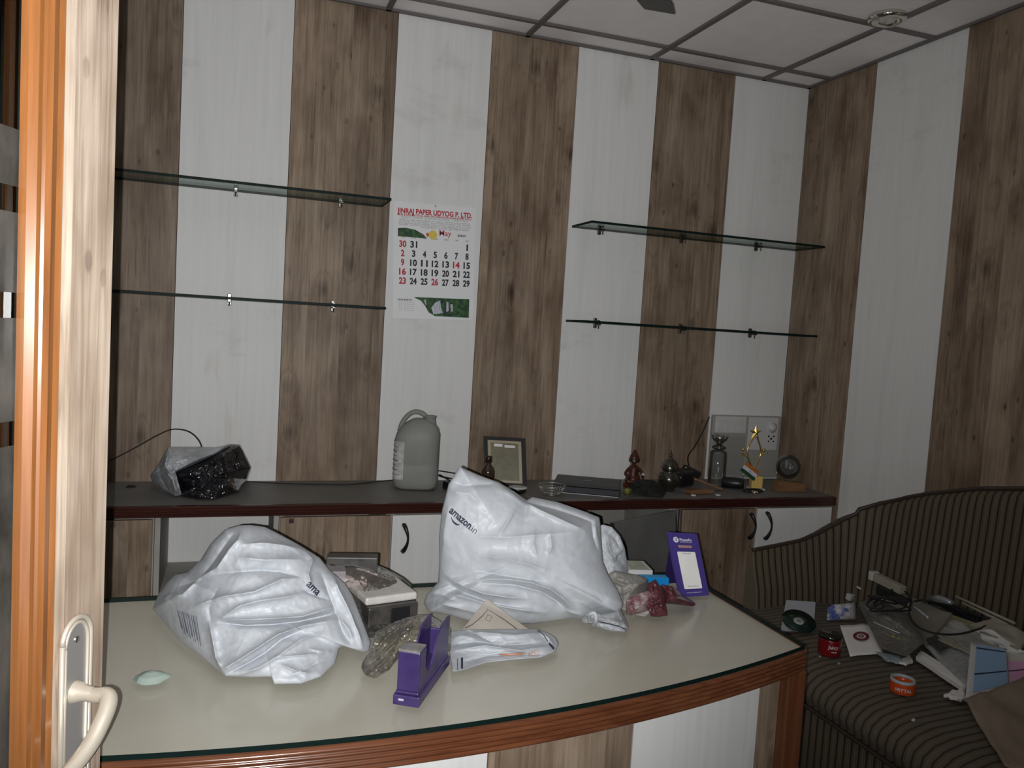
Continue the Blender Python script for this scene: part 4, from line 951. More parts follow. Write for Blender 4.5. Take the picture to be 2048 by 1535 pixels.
# power adapter and its lead
ad = empty('power_adapter', (-1.80, -.17, ZD), 'black power adapter with coiled lead just right of the plastic can', 'adapter')
MB().box((-1.775, -.205, ZD + .018), (.07, .045, .034), rot=Matrix.Rotation(.4, 3, 'Z'), bev=.006).build('brick', BLACK, ad)
MB().tube(arc([(-1.76, -.19, ZD + .02), (-1.70, -.12, ZD + .02), (-1.66, -.1, ZD + .012), (-1.74, -.08, ZD + .02), (-1.80, -.10, ZD + .035), (-1.815, -.15, ZD + .05), (-1.80, -.2, ZD + .045), (-1.75, -.22, ZD + .02), (-1.68, -.24, ZD + .01)], 8), .0035, 8).build('lead', MATTB, ad)
tag(MB().tube(arc([(-1.89, -.03, ZD + .05), (-1.80, -.02, ZD + .045), (-1.70, -.016, ZD + .03), (-1.6, -.02, ZD + .02), (-1.45, -.03, ZD + .006)], 8), .003, 8).build('thin_cable', MATTB), 'thin black cable sloping along the wall right of the plastic can', 'cable')

# brown glass bottle
bc = Vector((-1.635, -.25, ZD + .0005))
bt = empty('glass_bottle', bc, 'small dark brown glass bottle left of the framed picture', 'bottle')
MB().lathe(bc, [(0, 0), (.026, 0), (.029, .004), (.029, .085), (.024, .100), (.012, .112), (.011, .125), (.0, .125)], 24).build('body', mat('brown_glass', (.05, .028, .018), .08, spec=.8), bt)
MB().lathe(bc + Vector((0, 0, .125)), [(0, 0), (.015, 0), (.015, .022), (.012, .024), (0, .024)], 24).build('cap', mat('dark_brown_cap', (.035, .02, .012), .3), bt)

# framed picture leaning on the wall
f0, f1_, f2, f3 = ay(990, 862, -.10), ay(1065, 887, -.09), ay(1060, 955, -.12), ay(990, 934, -.14)
f3 = az(990, 942, ZD + .001) if False else f3
fr = empty('photo_frame', (-1.50, -.11, ZD), 'small black-framed picture with olive print leaning on the back wall', 'picture frame')
fxa = Vector((-1.610, -.135, 0)); fxb = Vector((-1.435, -.190, 0)); lean = Vector((0, .06, .205))
def FP(u, v, n_=0):
    nrm_ = (fxb - fxa).cross(lean).normalized(); nrm_ = -nrm_ if nrm_.y > 0 else nrm_
    p = fxa.lerp(fxb, u) + lean * v; return Vector((p.x, p.y, p.z + ZD + .002)) + nrm_ * n_
mb = MB()
for a, b, c_, d in (((0, 0), (1, 0), (.90, .07), (.10, .07)), ((1, 0), (1, 1), (.90, .93), (.90, .07)), ((1, 1), (0, 1), (.10, .93), (.90, .93)), ((0, 1), (0, 0), (.10, .07), (.10, .93))):
    mb.prism([FP(*q) for q in (a, b, c_, d)], FP(0, 0, .012) - FP(0, 0))
mb.build('frame', MATTB, fr)
MB().prism([FP(*q, .001) for q in ((.02, .02), (.98, .02), (.98, .98), (.02, .98))], FP(0, 0, .003) - FP(0, 0)).build('backing', MATTB, fr)
MB().prism([FP(*q, .0045) for q in ((.10, .07), (.90, .07), (.90, .93), (.10, .93))], FP(0, 0, .001) - FP(0, 0)).build('mount', mat('gold_mount', (.36, .30, .18), .4), fr)
MB().prism([FP(*q, .006) for q in ((.17, .12), (.83, .12), (.83, .88), (.17, .88))], FP(0, 0, .001) - FP(0, 0)).build('print', noisy('olive_print', (.10, .085, .035), (.16, .14, .065), (25, 25, 25), .4), fr)
mb = MB(); mb.prism([FP(*q, .0075) for q in ((.25, .80), (.45, .80), (.45, .86), (.25, .86))], FP(0, 0, .0005) - FP(0, 0)); mb.prism([FP(*q, .0075) for q in ((.5, .79), (.75, .79), (.75, .84), (.5, .84))], FP(0, 0, .0005) - FP(0, 0)); mb.build('title_print', PAPER, fr)

# white round pot
wc = Vector((-1.505, -.27, ZD + .0005)); ws = empty('round_dish', wc, 'small round dish with a white rim beneath the picture frame', 'dish')
MB().lathe(wc, [(0, 0), (.03, 0), (.036, .006), (.038, .018), (.0, .018)], 28).build('body', BLACK, ws); MB().lathe(wc + Vector((0, 0, .018)), [(0, .004), (.030, .006), (.039, .004), (.040, 0), (0, 0)], 28).build('rim', PLW, ws)
# perforated metal bowl
mc = Vector((-1.375, -.33, ZD + .0005)); bw = empty('wire_mesh_bowl', mc, 'small silver wire mesh bowl between the large bag and the laptop', 'bowl')
mb = MB(); PRF = [(.024, 0), (.036, .006), (.046, .016), (.052, .028), (.056, .040)]
for r_, z_ in PRF: mb.tube([mc + Vector((r_ * math.cos(a * PI / 14), r_ * math.sin(a * PI / 14), z_ + .001)) for a in range(29)], .0012 if z_ < .04 else .0025, 6, caps=False)
for k in range(28):
    a = 2 * PI * k / 28; mb.tube([mc + Vector((r_ * math.cos(a), r_ * math.sin(a), z_ + .001)) for r_, z_ in PRF], .0011, 5)
mb.lathe(mc, [(0, .001), (.024, .001), (.024, .0), (0, 0)], 20); mb.build('mesh', mat('dull_silver_wire', (.45, .44, .42), .35, .8), bw)

# laptop
LP = empty('laptop', (-1.15, -.2, ZD), 'closed black laptop lying on the back counter', 'laptop')
la, lb_, lc = az(1110, 982, ZD), az(1238, 997, ZD), az(1148, 945, ZD)
la, lb_ = Vector((-1.348, -.275, ZD)), Vector((-1.095, -.405, ZD)); ex_ = (lb_ - la).normalized(); ey_ = Vector((-ex_.y, ex_.x, 0)); lw_ = (lb_ - la).length; ld_ = .205
cen = la + ex_ * lw_ / 2 + ey_ * ld_ / 2; rl = Matrix((ex_, ey_, Vector((0, 0, 1)))).transposed()
DKL = noisy('dusty_black_lid', (.022, .023, .024), (.04, .04, .042), (8, 8, 8), .5)
MB().box(cen + Vector((0, 0, .0165)), (lw_, ld_, .026), rot=rl, bev=.003).build('base', mat('navy_black', (.012, .013, .022), .4), LP)
MB().box(cen + Vector((0, 0, .0365)), (lw_, ld_, .012), rot=rl, bev=.003).build('lid', DKL, LP)
MB().box(cen - ey_ * (ld_ / 2 - .002) + Vector((0, 0, .0015)), (lw_ - .01, .004, .003), rot=rl).build('front_strip', mat('light_grey_strip', (.5, .5, .52), .3), LP)
MB().lathe(cen + Vector((0, 0, .0426)), [(0, .0004), (.018, .0004), (.018, 0)], 24).build('lid_badge', mat('grey_badge', (.07, .07, .07), .3), LP)

# dark clutter bag right of the laptop
o, _ = blob('cloth_pouch', noisy('black_cloth', (.008, .008, .008), (.025, .025, .022), (20, 20, 20), .8), None, [az(1256, 985, zb), ay(1262, 965, -.36), ay(1280, 958, -.36), ay(1305, 960, -.36), ay(1325, 968, -.36), az(1332, 985, zb), az(1325, 994, zb), az(1290, 992, zb)], ay(1294, 978, -.37), .02, .012, [], rings=22, na=90, amp=.012, nsc=10, seed=71)
tag(o, 'crumpled black cloth pouch right of the laptop', 'pouch')
o, _ = blob('yellow_pouch', noisy('yellow_green_cloth', (.10, .10, .02), (.30, .28, .08), (30, 30, 30), .7), None, [az(1246, 989, zb), ay(1248, 979, -.40), ay(1256, 974, -.40), ay(1264, 978, -.40), az(1266, 986, zb), az(1256, 992, zb)], ay(1256, 983, -.405), .008, .006, [], rings=16, na=60, amp=.006, nsc=8, seed=72)
tag(o, 'small yellow-green crumpled packet at the laptop corner', 'packet')

# small idol figurine: seated figure on a block
fc_ = Vector((-.93, -.20, ZD + .0006)); fg = empty('figurine', fc_, 'small dark red seated figurine with a white band left of the metal pot', 'figurine')
REDB = noisy('dark_red_paint', (.045, .010, .006), (.10, .028, .014), (60, 60, 60), .4); BRN = mat('dark_brown_resin', (.03, .016, .01), .35)
MB().box(fc_ + Vector((0, 0, .012)), (.075, .055, .022), bev=.004, rot=Matrix.Rotation(.5, 3, 'Z')).build('plinth', REDB, fg)
mb = MB(); mb.lathe(fc_ + Vector((0, 0, .023)), [(0, 0), (.034, 0), (.038, .012), (.030, .028), (.022, .045), (.026, .062), (.020, .075), (.009, .082), (.009, .088), (.019, .098), (.023, .112), (.018, .126), (.011, .135), (.006, .146), (0, .15)], 22)
for sx_ in (-1, 1):
    mb.tube(arc([fc_ + Vector((sx_ * .024, 0, .088)), fc_ + Vector((sx_ * .042, -.006, .065)), fc_ + Vector((sx_ * .034, -.028, .05))], 5), .007, 8)
    mb.tube(arc([fc_ + Vector((sx_ * .01, -.02, .036)), fc_ + Vector((sx_ * .042, -.026, .034)), fc_ + Vector((sx_ * .004, -.04, .032))], 5), .009, 8)
mb.build('figure', REDB, fg)
MB().lathe(fc_ + Vector((0, 0, .118)), [(.0245, 0), (.025, .012), (.017, .026), (.010, .036), (0, .046)], 20).build('headdress', BRN, fg)
MB().box(fc_ + Vector((.036, -.018, .045)), (.012, .01, .05), rot=Matrix.Rotation(.25, 3, 'Y'), bev=.003).build('white_band', PLW, fg)
# metal pot (kalash) with lid
kc = Vector((-.785, -.27, ZD + .0006)); kp = empty('metal_pot', kc, 'round dark metal pot with domed lid and pointed finial', 'pot')
PEW = mat('tarnished_metal', (.11, .105, .085), .22, .85)
MB().lathe(kc, [(0, 0), (.022, 0), (.028, .004), (.026, .009), (.040, .022), (.049, .042), (.050, .058), (.043, .075), (.032, .086), (.030, .092), (.038, .096), (.038, .099), (0, .099)], 36).build('bowl', PEW, kp)
MB().lathe(kc + Vector((0, 0, .099)), [(.039, 0), (.040, .004), (.034, .022), (.022, .038), (.010, .046), (.006, .052), (.009, .058), (.007, .064), (.003, .072), (0, .090)], 32).build('lid', PEW, kp)
k_ = MB(); k_.tube(arc([kc + Vector((-.038, -.01, .085)), kc + Vector((-.056, -.012, .075)), kc + Vector((-.052, -.01, .058)), kc + Vector((-.046, -.01, .05))], 5), .003, 8); k_.tube(arc([kc + Vector((.038, -.01, .085)), kc + Vector((.056, -.012, .075)), kc + Vector((.052, -.01, .058)), kc + Vector((.046, -.01, .05))], 5), .003, 8); k_.build('handle', PEW, kp)
# black camera-like thing with cable
bb = empty('desk_phone', (-.62, -.16, ZD), 'black handset lump with cable behind the metal pot', 'handset')
MB().box((-.665, -.185, ZD + .044), (.10, .07, .075), rot=Matrix.Rotation(.3, 3, 'Z') @ Matrix.Rotation(.1, 3, 'X'), bev=.012).build('body', BLACK, bb)
MB().box((-.60, -.15, ZD + .062), (.09, .04, .04), rot=Matrix.Rotation(-.2, 3, 'Z') @ Matrix.Rotation(.4, 3, 'Y'), bev=.010).build('handset', BLACK, bb)
MB().tube(arc([(-.60, -.13, ZD + .08), (-.56, -.05, ZD + .12), (-.50, -.014, ZD + .17), (-.46, -.008, ZD + .24), (-.43, -.006, ZD + .31)], 8), .0035, 8).build('cable', MATTB, bb)
# wooden tray pieces
WD = varnish('light_brown_wood', (.16, .075, .03), (.28, .15, .07), 0, .4)
def wb(label, c_, sz, rot, name='wood_block', cat='wood piece', m=WD):
    o = MB().box(c_, sz, rot=rot, bev=.003).build(name, m); return tag(o, label, cat)
wb('flat wooden block lying in front of the black handset', Vector((-.665, -.335, ZD + .0105)), (.13, .05, .018), Matrix.Rotation(.15, 3, 'Z'))
wb('pointed wooden wedge leaning behind the flat wooden block', Vector((-.575, -.26, ZD + .0285)), (.14, .03, .010), Matrix.Rotation(-.35, 3, 'Z') @ Matrix.Rotation(.30, 3, 'Y'), 'wood_wedge')
for x, lbl in ((-.725, 'small white tablet at the left end of the flat wooden block'), (-.60, 'small white tablet at the right end of the flat wooden block')):
    o = MB().lathe((x, -.385, ZD + .0005), [(0, 0), (.011, 0), (.013, .003), (.010, .006), (0, .007)], 18).build('white_tablet', PLW); tag(o, lbl, 'tablet')
# tall acrylic tumbler and bowl in front of the switchboard
ACR = thin_glass('clear_acrylic', (.86, .88, .86), 2.0, .03, .04)
tc_ = Vector((-.46, -.155, ZD + .0006)); tb = empty('acrylic_cylinder', tc_, 'clear acrylic cylinder standing left of the star trophy', 'vase')
MB().lathe(tc_, [(0, 0), (.040, 0), (.041, .003), (.040, .155), (.034, .165), (0, .170)], 36).build('wall', ACR, tb)
MB().lathe(tc_ + Vector((0, 0, .1705)), [(0, 0), (.026, .002), (.034, .008), (.030, .016), (.012, .024), (0, .025)], 30).build('cap', mat('dark_silver', (.16, .16, .15), .2, .8), tb)
MB().lathe(tc_ + Vector((0, 0, .196)), [(.012, 0), (.018, .008), (.034, .022), (.042, .042), (.039, .042), (.030, .024), (0, .010)], 32).build('cup', mat('silver_cup', (.34, .34, .33), .15, .9), tb)
# dark camera lens lumps
o = MB().lathe((-.425, -.235, ZD + .0265), [(0, -.05), (.020, -.05), (.025, -.045), (.026, .03), (.024, .05), (.014, .052), (.012, .045), (0, .044)], 28, axis=(.8, -.5, .02)).build('dark_flask', BLACK); tag(o, 'dark stubby flask lying on its side left of the star trophy', 'flask')
wt = Vector((-.372, -.335, ZD + .0006)); e = empty('wrist_watch', wt, 'small round silver watch face lying before the star trophy', 'watch')
MB().lathe(wt, [(0, .008), (.013, .008), (.018, .006), (.020, 0), (0, 0)], 26).build('case', CHROME, e); MB().tube(arc([wt + Vector((.02, .0, .004)), wt + Vector((.05, .012, .006)), wt + Vector((.045, .04, .006)), wt + Vector((0, .045, .006)), wt + Vector((-.04, .03, .006)), wt + Vector((-.02, 0, .004))], 6), .005, 8).build('strap', BLACK, e)

# star trophy
sc0 = Vector((-.315, -.26, ZD + .0006)); tp = empty('star_trophy', sc0, 'gold star trophy with curved stems on a yellow block', 'trophy')
MB().box(sc0 + Vector((0, 0, .004)), (.075, .055, .008), rot=Matrix.Rotation(-.3, 3, 'Z'), bev=.0015).build('foot', mat('cream_marble', (.62, .60, .50), .3), tp)
MB().box(sc0 + Vector((0, 0, .036)), (.052, .040, .056), rot=Matrix.Rotation(-.3, 3, 'Z'), bev=.002).build('base_block', mat('yellow_gold_block', (.75, .52, .16), .3), tp)
def TY(px, py, dy=0): return ay(px, py, sc0.y + dy)
mb = MB()
mb.tube(arc([TY(1503, 948), TY(1510, 930), TY(1520, 912), TY(1521, 895), TY(1512, 868)], 6), .0036, 8); mb.tube(arc([TY(1510, 948), TY(1503, 932), TY(1495, 912), TY(1497, 892), TY(1511, 868)], 6), .0036, 8)
mb.tube(arc([TY(1520, 912), TY(1527, 909), TY(1535, 905)], 5), .003, 8); mb.tube(arc([TY(1496, 915), TY(1490, 910), TY(1481, 905)], 5), .003, 8); mb.tube([TY(1506, 958), TY(1506, 945)], .005, 10)
mb.build('stems', GOLD, tp)
for px, py in ((1486, 898), (1527, 900)):
    mb = MB(); c_ = TY(px, py); mb.lathe(c_, [(0, -.009), (.006, -.0065), (.009, 0), (.006, .0065), (0, .009)], 16); mb.build('gold_ball', GOLD, tp)
mb = MB(); c_ = TY(1511, 865); rr = .036
cf = mb.b.verts.new(c_ + Vector((0, -.008, 0))); cb = mb.b.verts.new(c_ + Vector((0, .008, 0))); ring = []
for k in range(10):
    a = PI / 2 + k * PI / 5; r_ = rr if k % 2 == 0 else rr * .36; ring.append(mb.b.verts.new(c_ + Vector((r_ * math.cos(a), 0, r_ * math.sin(a)))))
for k in range(10): mb.b.faces.new((cf, ring[k], ring[(k + 1) % 10])); mb.b.faces.new((cb, ring[(k + 1) % 10], ring[k]))
mb.build('star', GOLD, tp)
# little national flag leaning on it
fl_ = empty('miniature_flag', TY(1500, 960, -.04), 'miniature saffron, white and green flag leaning on the star trophy', 'flag')
F0, F1, F2, F3 = (1494, 924), (1518, 942), (1508, 962), (1480, 940)
def fquad(t0, t1): return [TY(F0[0] + (F3[0] - F0[0]) * t0, F0[1] + (F3[1] - F0[1]) * t0, -.042), TY(F1[0] + (F2[0] - F1[0]) * t0, F1[1] + (F2[1] - F1[1]) * t0, -.042), TY(F1[0] + (F2[0] - F1[0]) * t1, F1[1] + (F2[1] - F1[1]) * t1, -.042), TY(F0[0] + (F3[0] - F0[0]) * t1, F0[1] + (F3[1] - F0[1]) * t1, -.042)]
for t0, t1, m_, nm in ((0, .33, mat('saffron_cloth', (.50, .15, .02), .6), 'saffron_band'), (.33, .67, mat('white_cloth', (.7, .68, .78), .6), 'white_band'), (.67, 1, mat('green_cloth', (.01, .07, .025), .6), 'green_band')):
    MB().prism(fquad(t0, t1), (0, .0012, 0)).build(nm, m_, fl_)
mb = MB(); c_ = TY(1500, 943, -.0445); mb.tube([c_ + Vector((.0045 * math.cos(a * PI / 8), 0, .0045 * math.sin(a * PI / 8))) for a in range(17)], .0006, 5, caps=False); mb.build('wheel_emblem', mat('navy_emblem', (.02, .03, .2), .5), fl_)
MB().tube([TY(1494, 922, -.040), TY(1482, 972, -.040)], .0015, 6).build('pole', GOLD, fl_)

# crystal award on a wood base
gc_ = Vector((-.165, -.30, ZD + .0006)); ga = empty('crystal_globe_award', gc_, 'clear glass globe award on a light wooden base, rightmost on the counter', 'award')
mb = MB(); rb = Matrix.Rotation(-.12, 3, 'Z')
pr = [(-.075, 0), (.085, 0), (.075, .040), (-.060, .052)]
mb.prism([gc_ + rb @ Vector((x, -.022, z)) for x, z in pr], rb @ Vector((0, .044, 0))); mb.build('wood_base', WD, ga)
gcen = gc_ + Vector((-.005, 0, .115))
MB().lathe(gcen, [(0, -.058), (.022, -.054), (.042, -.040), (.054, -.02), (.058, 0), (.054, .02), (.042, .040), (.022, .054), (0, .058)], 36).build('globe', thin_glass('crystal', (.70, .74, .74), 2.2, .02, .03), ga)
MB().tube([gcen + Vector((.070 * math.cos(math.radians(a)), 0, .070 * math.sin(math.radians(a)))) for a in range(-160, 30, 10)], .004, 8).build('rim_arc', mat('pale_brass', (.40, .34, .2), .25, .8), ga)
mb = MB()
for x, z, h_ in ((-.012, .01, .04), (.010, .0, .032), (.022, -.004, .02)): mb.box(gcen + Vector((x, 0, z)), (.010, .010, h_), bev=.003)
mb.build('inner_etching', mat('etched_white', (.40, .40, .42), .5), ga)

# ================================================================== sofa along the right wall
def stripes(nm, cols):
    SOFA = mat(nm, rough=.75, spec=.2); t = NT(SOFA)
    uv = t.n('ShaderNodeTexCoord'); sp = t.n('ShaderNodeSeparateXYZ'); t.l(uv.outputs['UV'], sp.inputs[0])
    fr_ = t.math('FRACT', t.math('DIVIDE', sp.outputs[0], .030)); tri = t.math('ABSOLUTE', t.math('SUBTRACT', fr_, .5))
    fr2 = t.math('FRACT', t.math('DIVIDE', sp.outputs[0], .010)); tri2 = t.math('ABSOLUTE', t.math('SUBTRACT', fr2, .5))
    mp_ = t.n('ShaderNodeMapping'); t.l(uv.outputs['UV'], mp_.inputs[0]); mp_.inputs['Scale'].default_value = (260, 40, 40)
    fz = t.noise(mp_.outputs[0], 1, 4, .6)
    c_ = t.ramp(tri, cols)
    c_ = t.mix(c_, (.72, .7, .66), t.ramp(tri2, [(0, 1), (.2, 0)]), 'MULTIPLY'); c_ = t.mix(c_, (.72, .72, .7), fz, 'MULTIPLY')
    t.base(c_); t.bump(t.math('ADD', t.ramp(tri, [(0, 0), (.25, 1)]), t.math('MULTIPLY', fz, .2)), .35, .006)
    t.b.inputs['Sheen Weight'].default_value = .05; t.b.inputs['Sheen Roughness'].default_value = .4
    return SOFA
SOFA = stripes('brown_striped_upholstery', [(.0, (.035, .026, .016)), (.07, (.05, .038, .024)), (.17, (.135, .108, .075)), (.5, (.17, .136, .096))])
SEAT = stripes('dusty_seat_upholstery', [(.0, (.055, .043, .030)), (.07, (.075, .059, .043)), (.2, (.150, .123, .092)), (.5, (.168, .139, .105))])
so = empty('sofa', (-.45, -1.5, 0), 'brown striped camelback sofa along the right wall heaped with papers', 'sofa')
def uvgrid(rows_, U, Vv, name, closed=False, caps=False):
    mb = MB(); V = mb.grid(rows_, closed=closed); uvl = mb.b.loops.layers.uv.new('UVMap')
    ids = {}
    for i, r_ in enumerate(V):
        for j, v in enumerate(r_): ids[v] = (U[i], Vv[j])
    for f in mb.b.faces:
        for l in f.loops: l[uvl].uv = ids[l.vert]
    if caps: mb.b.faces.new(V[0][::-1]); mb.b.faces.new(V[-1])
    return mb.build(name, SEAT if name == 'seat_cushion' else SOFA, so)
SY0, SY1 = -.475, -3.0
# backrest: inner face follows a plan curve, its top rises in a camelback
path = arc([(-.735, -.850, 0), (-.62, -.845, 0), (-.50, -.842, 0), (-.39, -.845, 0), (-.30, -.87, 0), (-.235, -.94, 0), (-.21, -1.04, 0), (-.20, -1.2, 0), (-.20, -1.5, 0), (-.20, -1.9, 0), (-.20, -2.4, 0), (-.20, -3.0, 0)], 10)
ul = [0]
for a, b in zip(path, path[1:]): ul.append(ul[-1] + (b - a).length)
def toph(p):
    key = [(-.735, .671), (-.62, .685), (-.51, .700), (-.42, .728), (-.345, .767), (-.28, .815)]
    if p.x < -.28:
        for (a, ha), (b, hb_) in zip(key, key[1:]):
            if p.x <= b: k = max(0, (p.x - a) / (b - a)); return ha + (hb_ - ha) * k
    yv = -p.y; pts_ = [(.86, .815), (.94, .868), (1.04, .915), (1.13, .95), (1.33, 1.01), (1.51, 1.048), (1.9, 1.06), (2.4, 1.04), (3.1, .95)]
    for (a, ha), (b, hb_) in zip(pts_, pts_[1:]):
        if yv <= b: k = max(0, (yv - a) / (b - a)); return ha + (hb_ - ha) * k
    return .9
rows_ = []
for i, p in enumerate(path):
    q = path[min(i + 1, len(path) - 1)] - path[max(i - 1, 0)]; q.normalize(); out = Vector((q.y, -q.x, 0))  # points to the wall side or room side
    if out.dot(Vector((-.9, -1.4, 0)) - p) > 0: out = -out
    th_ = .035 + .075 * min(1, max(0, (ul[i] - .25) / .35)); h_ = toph(p); r_ = []
    for n_, z_ in ((-.045, .30), (-.045, .44), (-.035, .52), (-.006, h_ - .06), (.0, h_ - .025), (.16 * th_, h_ - .006), (.45 * th_, h_), (.77 * th_, h_ - .006), (th_, h_ - .03), (th_, .30), (th_, .06)):
        w3 = p + out * n_; r_.append(Vector((min(w3.x, -.006), w3.y, z_)))
    rows_.append(r_)
vl = [0, .12, .2, .3, .35, .37, .4, .44, .5, .8, 1.0]
uvgrid(rows_, ul, vl, 'backrest', caps=True)
# piping along the top
PIP = mat('brown_piping', (.045, .03, .02), .5)
MB().tube([r_[5] + Vector((0, 0, .004)) for r_ in rows_], .008, 8).build('piping', PIP, so)
# seat cushion
ys2 = [-.80 - i * (2.15 / 80) for i in range(81)]
def fx(y): return 1 - .19 * max(0, 1 - (-y - .80) / .36) ** 2
prof = [(-.17, .425), (-.30, .452), (-.50, .462), (-.70, .462), (-.82, .455), (-.88, .440), (-.915, .415), (-.925, .385), (-.915, .355), (-.88, .335), (-.5, .335), (-.17, .335)]
vl = [0, .13, .33, .53, .66, .72, .77, .80, .84, .88, 1.2, 1.5]
uvgrid([[(x * fx(y), y, z + .004 * math.sin(9 * y) * (z > .4)) for x, z in prof] for y in ys2], [abs(y) for y in ys2], vl, 'seat_cushion', closed=False, caps=True)
prof = [(-.17, .335), (-.88, .335), (-.885, .325), (-.885, .12), (-.87, .10), (-.17, .10)]
uvgrid([[(x * fx(y), y, z - .001) for x, z in prof] for y in ys2], [abs(y) + .01 for y in ys2], [0, .7, .72, .93, .95, 1.6], 'base', caps=True)
MB().tube([Vector((-.905 * fx(y), y, .335)) for y in ys2], .007, 8).build('piping', PIP, so)
for x, y in ((-.66, -.92), (-.80, -2.85), (-.25, -.86), (-.25, -2.85)): MB().lathe((x, y, .0005), [(0, 0), (.02, 0), (.028, .10), (0, .10)], 16).build('leg', BLACK, so)

# ================================================================== heap on the sofa
SZ = .468
def hz(px, py, z):
    p = az(px, py, z)
    if p.x > -.28: p = on(px, py, 0, -.28)
    if p.y > -.915: p = ay(px, py, -.915)
    return p
def Q(pts, z): return [hz(x, y, z if not isinstance(z, (list, tuple)) else z[i]) for i, (x, y) in enumerate(pts)]
def sheet(name, label, cat, px, z, m, th_=.0012, curl=.004, seed=0, parent=None, nx=10, group=None):
    """thin, slightly curling sheet through four corners"""
    a, b, c_, d = Q(px, z); mb = MB(); rows_ = []; nv = (c_ - a).cross(d - b).normalized(); nv = -nv if nv.dot(CAM - a) < 0 else nv
    for j in range(nx + 1):
        v = j / nx; rows_.append([a.lerp(b, i / nx).lerp(d.lerp(c_, i / nx), v) + nv * (curl * (NZ.noise(Vector((i * .35, j * .35, seed * 3.1))) + .4)) for i in range(nx + 1)])
    V1 = mb.grid(rows_); V2 = mb.grid([[p - nv * th_ for p in r_] for r_ in rows_])
    for i in range(nx):
        for A_, B_, C_, D_ in ((V1[0][i], V1[0][i + 1], V2[0][i + 1], V2[0][i]), (V1[-1][i], V1[-1][i + 1], V2[-1][i + 1], V2[-1][i]), (V1[i][0], V1[i + 1][0], V2[i + 1][0], V2[i][0]), (V1[i][-1], V1[i + 1][-1], V2[i + 1][-1], V2[i][-1])): mb.b.faces.new((A_, B_, C_, D_))
    o = mb.build(name, m, parent)
    if not parent: tag(o, label, cat, group)
    return o
def onq(px, z, u, v, dz=.002):
    a, b, c_, d = Q(px, z); return a.lerp(b, u).lerp(d.lerp(c_, u), v) + Vector((0, 0, dz))
NEWS = noisy('grey_newsprint', (.24, .235, .22), (.44, .43, .40), (60, 12, 60), .85); OLDP = noisy('yellowed_paper', (.34, .31, .24), (.44, .41, .33), (8, 8, 8), .8)
GREYP = noisy('grey_printed_paper', (.30, .31, .31), (.42, .43, .43), (30, 80, 30), .8)
# CD and its sleeve
q = [(1573, 1200), (1631, 1204), (1626, 1252), (1563, 1256)]
cp = [Vector((-.735, -.93, SZ + .055)), Vector((-.61, -.90, SZ + .055)), Vector((-.63, -1.04, SZ + .006)), Vector((-.76, -1.07, SZ + .006))]
cp = [hz(1573, 1200, SZ + .07), hz(1631, 1204, SZ + .07), hz(1627, 1262, SZ + .006), hz(1562, 1262, SZ + .006)]
cs = empty('disc_sleeve', cp[3], 'grey square disc sleeve propped on the sofa seat corner', 'sleeve')
MB().prism(cp, (0, .002, .001)).build('card', mat('grey_sleeve_card', (.36, .37, .40), .5), cs)
nC = (cp[1] - cp[0]).cross(cp[3] - cp[0]).normalized(); nC = -nC if nC.dot(CAM - cp[0]) < 0 else nC
cdc = cp[3].lerp(cp[2], .5).lerp(cp[0].lerp(cp[1], .5), .28) + nC * .007
ce = empty('compact_disc', cdc, 'dark green compact disc resting against the grey sleeve', 'disc')
MB().lathe(cdc, [(.008, .0012), (.058, .0012), (.058, 0), (.008, 0), (.008, .0012)], 48, axis=nC).build('disc', mat('green_black_disc', (.012, .03, .024), .18, .3), ce)
MB().lathe(cdc, [(.008, .0016), (.018, .0016), (.018, .0012)], 32, axis=nC).build('hub', mat('clear_grey_hub', (.4, .42, .4), .3), ce)
# red tin
tcn = hz(1658, 1303, SZ + .001); tcn.z = SZ - .004; jt = empty('round_tin', tcn, 'round dark red tin with black lid at the edge of the sofa heap', 'tin')
TR_ = .036
MB().lathe(tcn, [(0, 0), (TR_ * .96, 0), (TR_, .003), (TR_, .052), (TR_ * .97, .055), (0, .055)], 48).build('body', mat('dark_red_gloss', (.20, .006, .010), .2, spec=.7), jt)
MB().lathe(tcn + Vector((0, 0, .0555)), [(0, 0), (TR_ * 1.03, 0), (TR_ * 1.05, .003), (TR_ * 1.05, .009), (TR_ * .98, .012), (TR_ * .9, .010), (0, .011)], 48).build('lid', mat('gloss_black', (.01, .01, .01), .12, spec=.8), jt)
def wraptext(s, c_, r_, z_, h_, az0, span, m, parent, name='lettering', ital=0):
    b = text_mesh(s, h_, Matrix.Identity(4), 0.0, .0002); x0 = min(v.co.x for v in b.verts); x1 = max(v.co.x for v in b.verts)
    bmesh.ops.subdivide_edges(b, edges=[e for e in b.edges if e.calc_length() > .003], cuts=1)
    for v in b.verts:
        a = az0 + span * ((v.co.x - x0) / (x1 - x0) - .5); v.co = c_ + Vector((r_ * math.cos(a), r_ * math.sin(a), z_ + v.co.y))
    mb = MB(); mb.add(b); return mb.build(name, m, parent)
va = math.atan2(CAM.y - tcn.y, CAM.x - tcn.x)
WHT = mat('white_lettering', (.75, .72, .74), .4)
wraptext('Juicy', tcn, TR_ + .0006, .028, .016, va + .35, .95, WHT, jt); wraptext('candy', tcn, TR_ + .0006, .016, .006, va + .45, .5, WHT, jt, 'small_lettering')
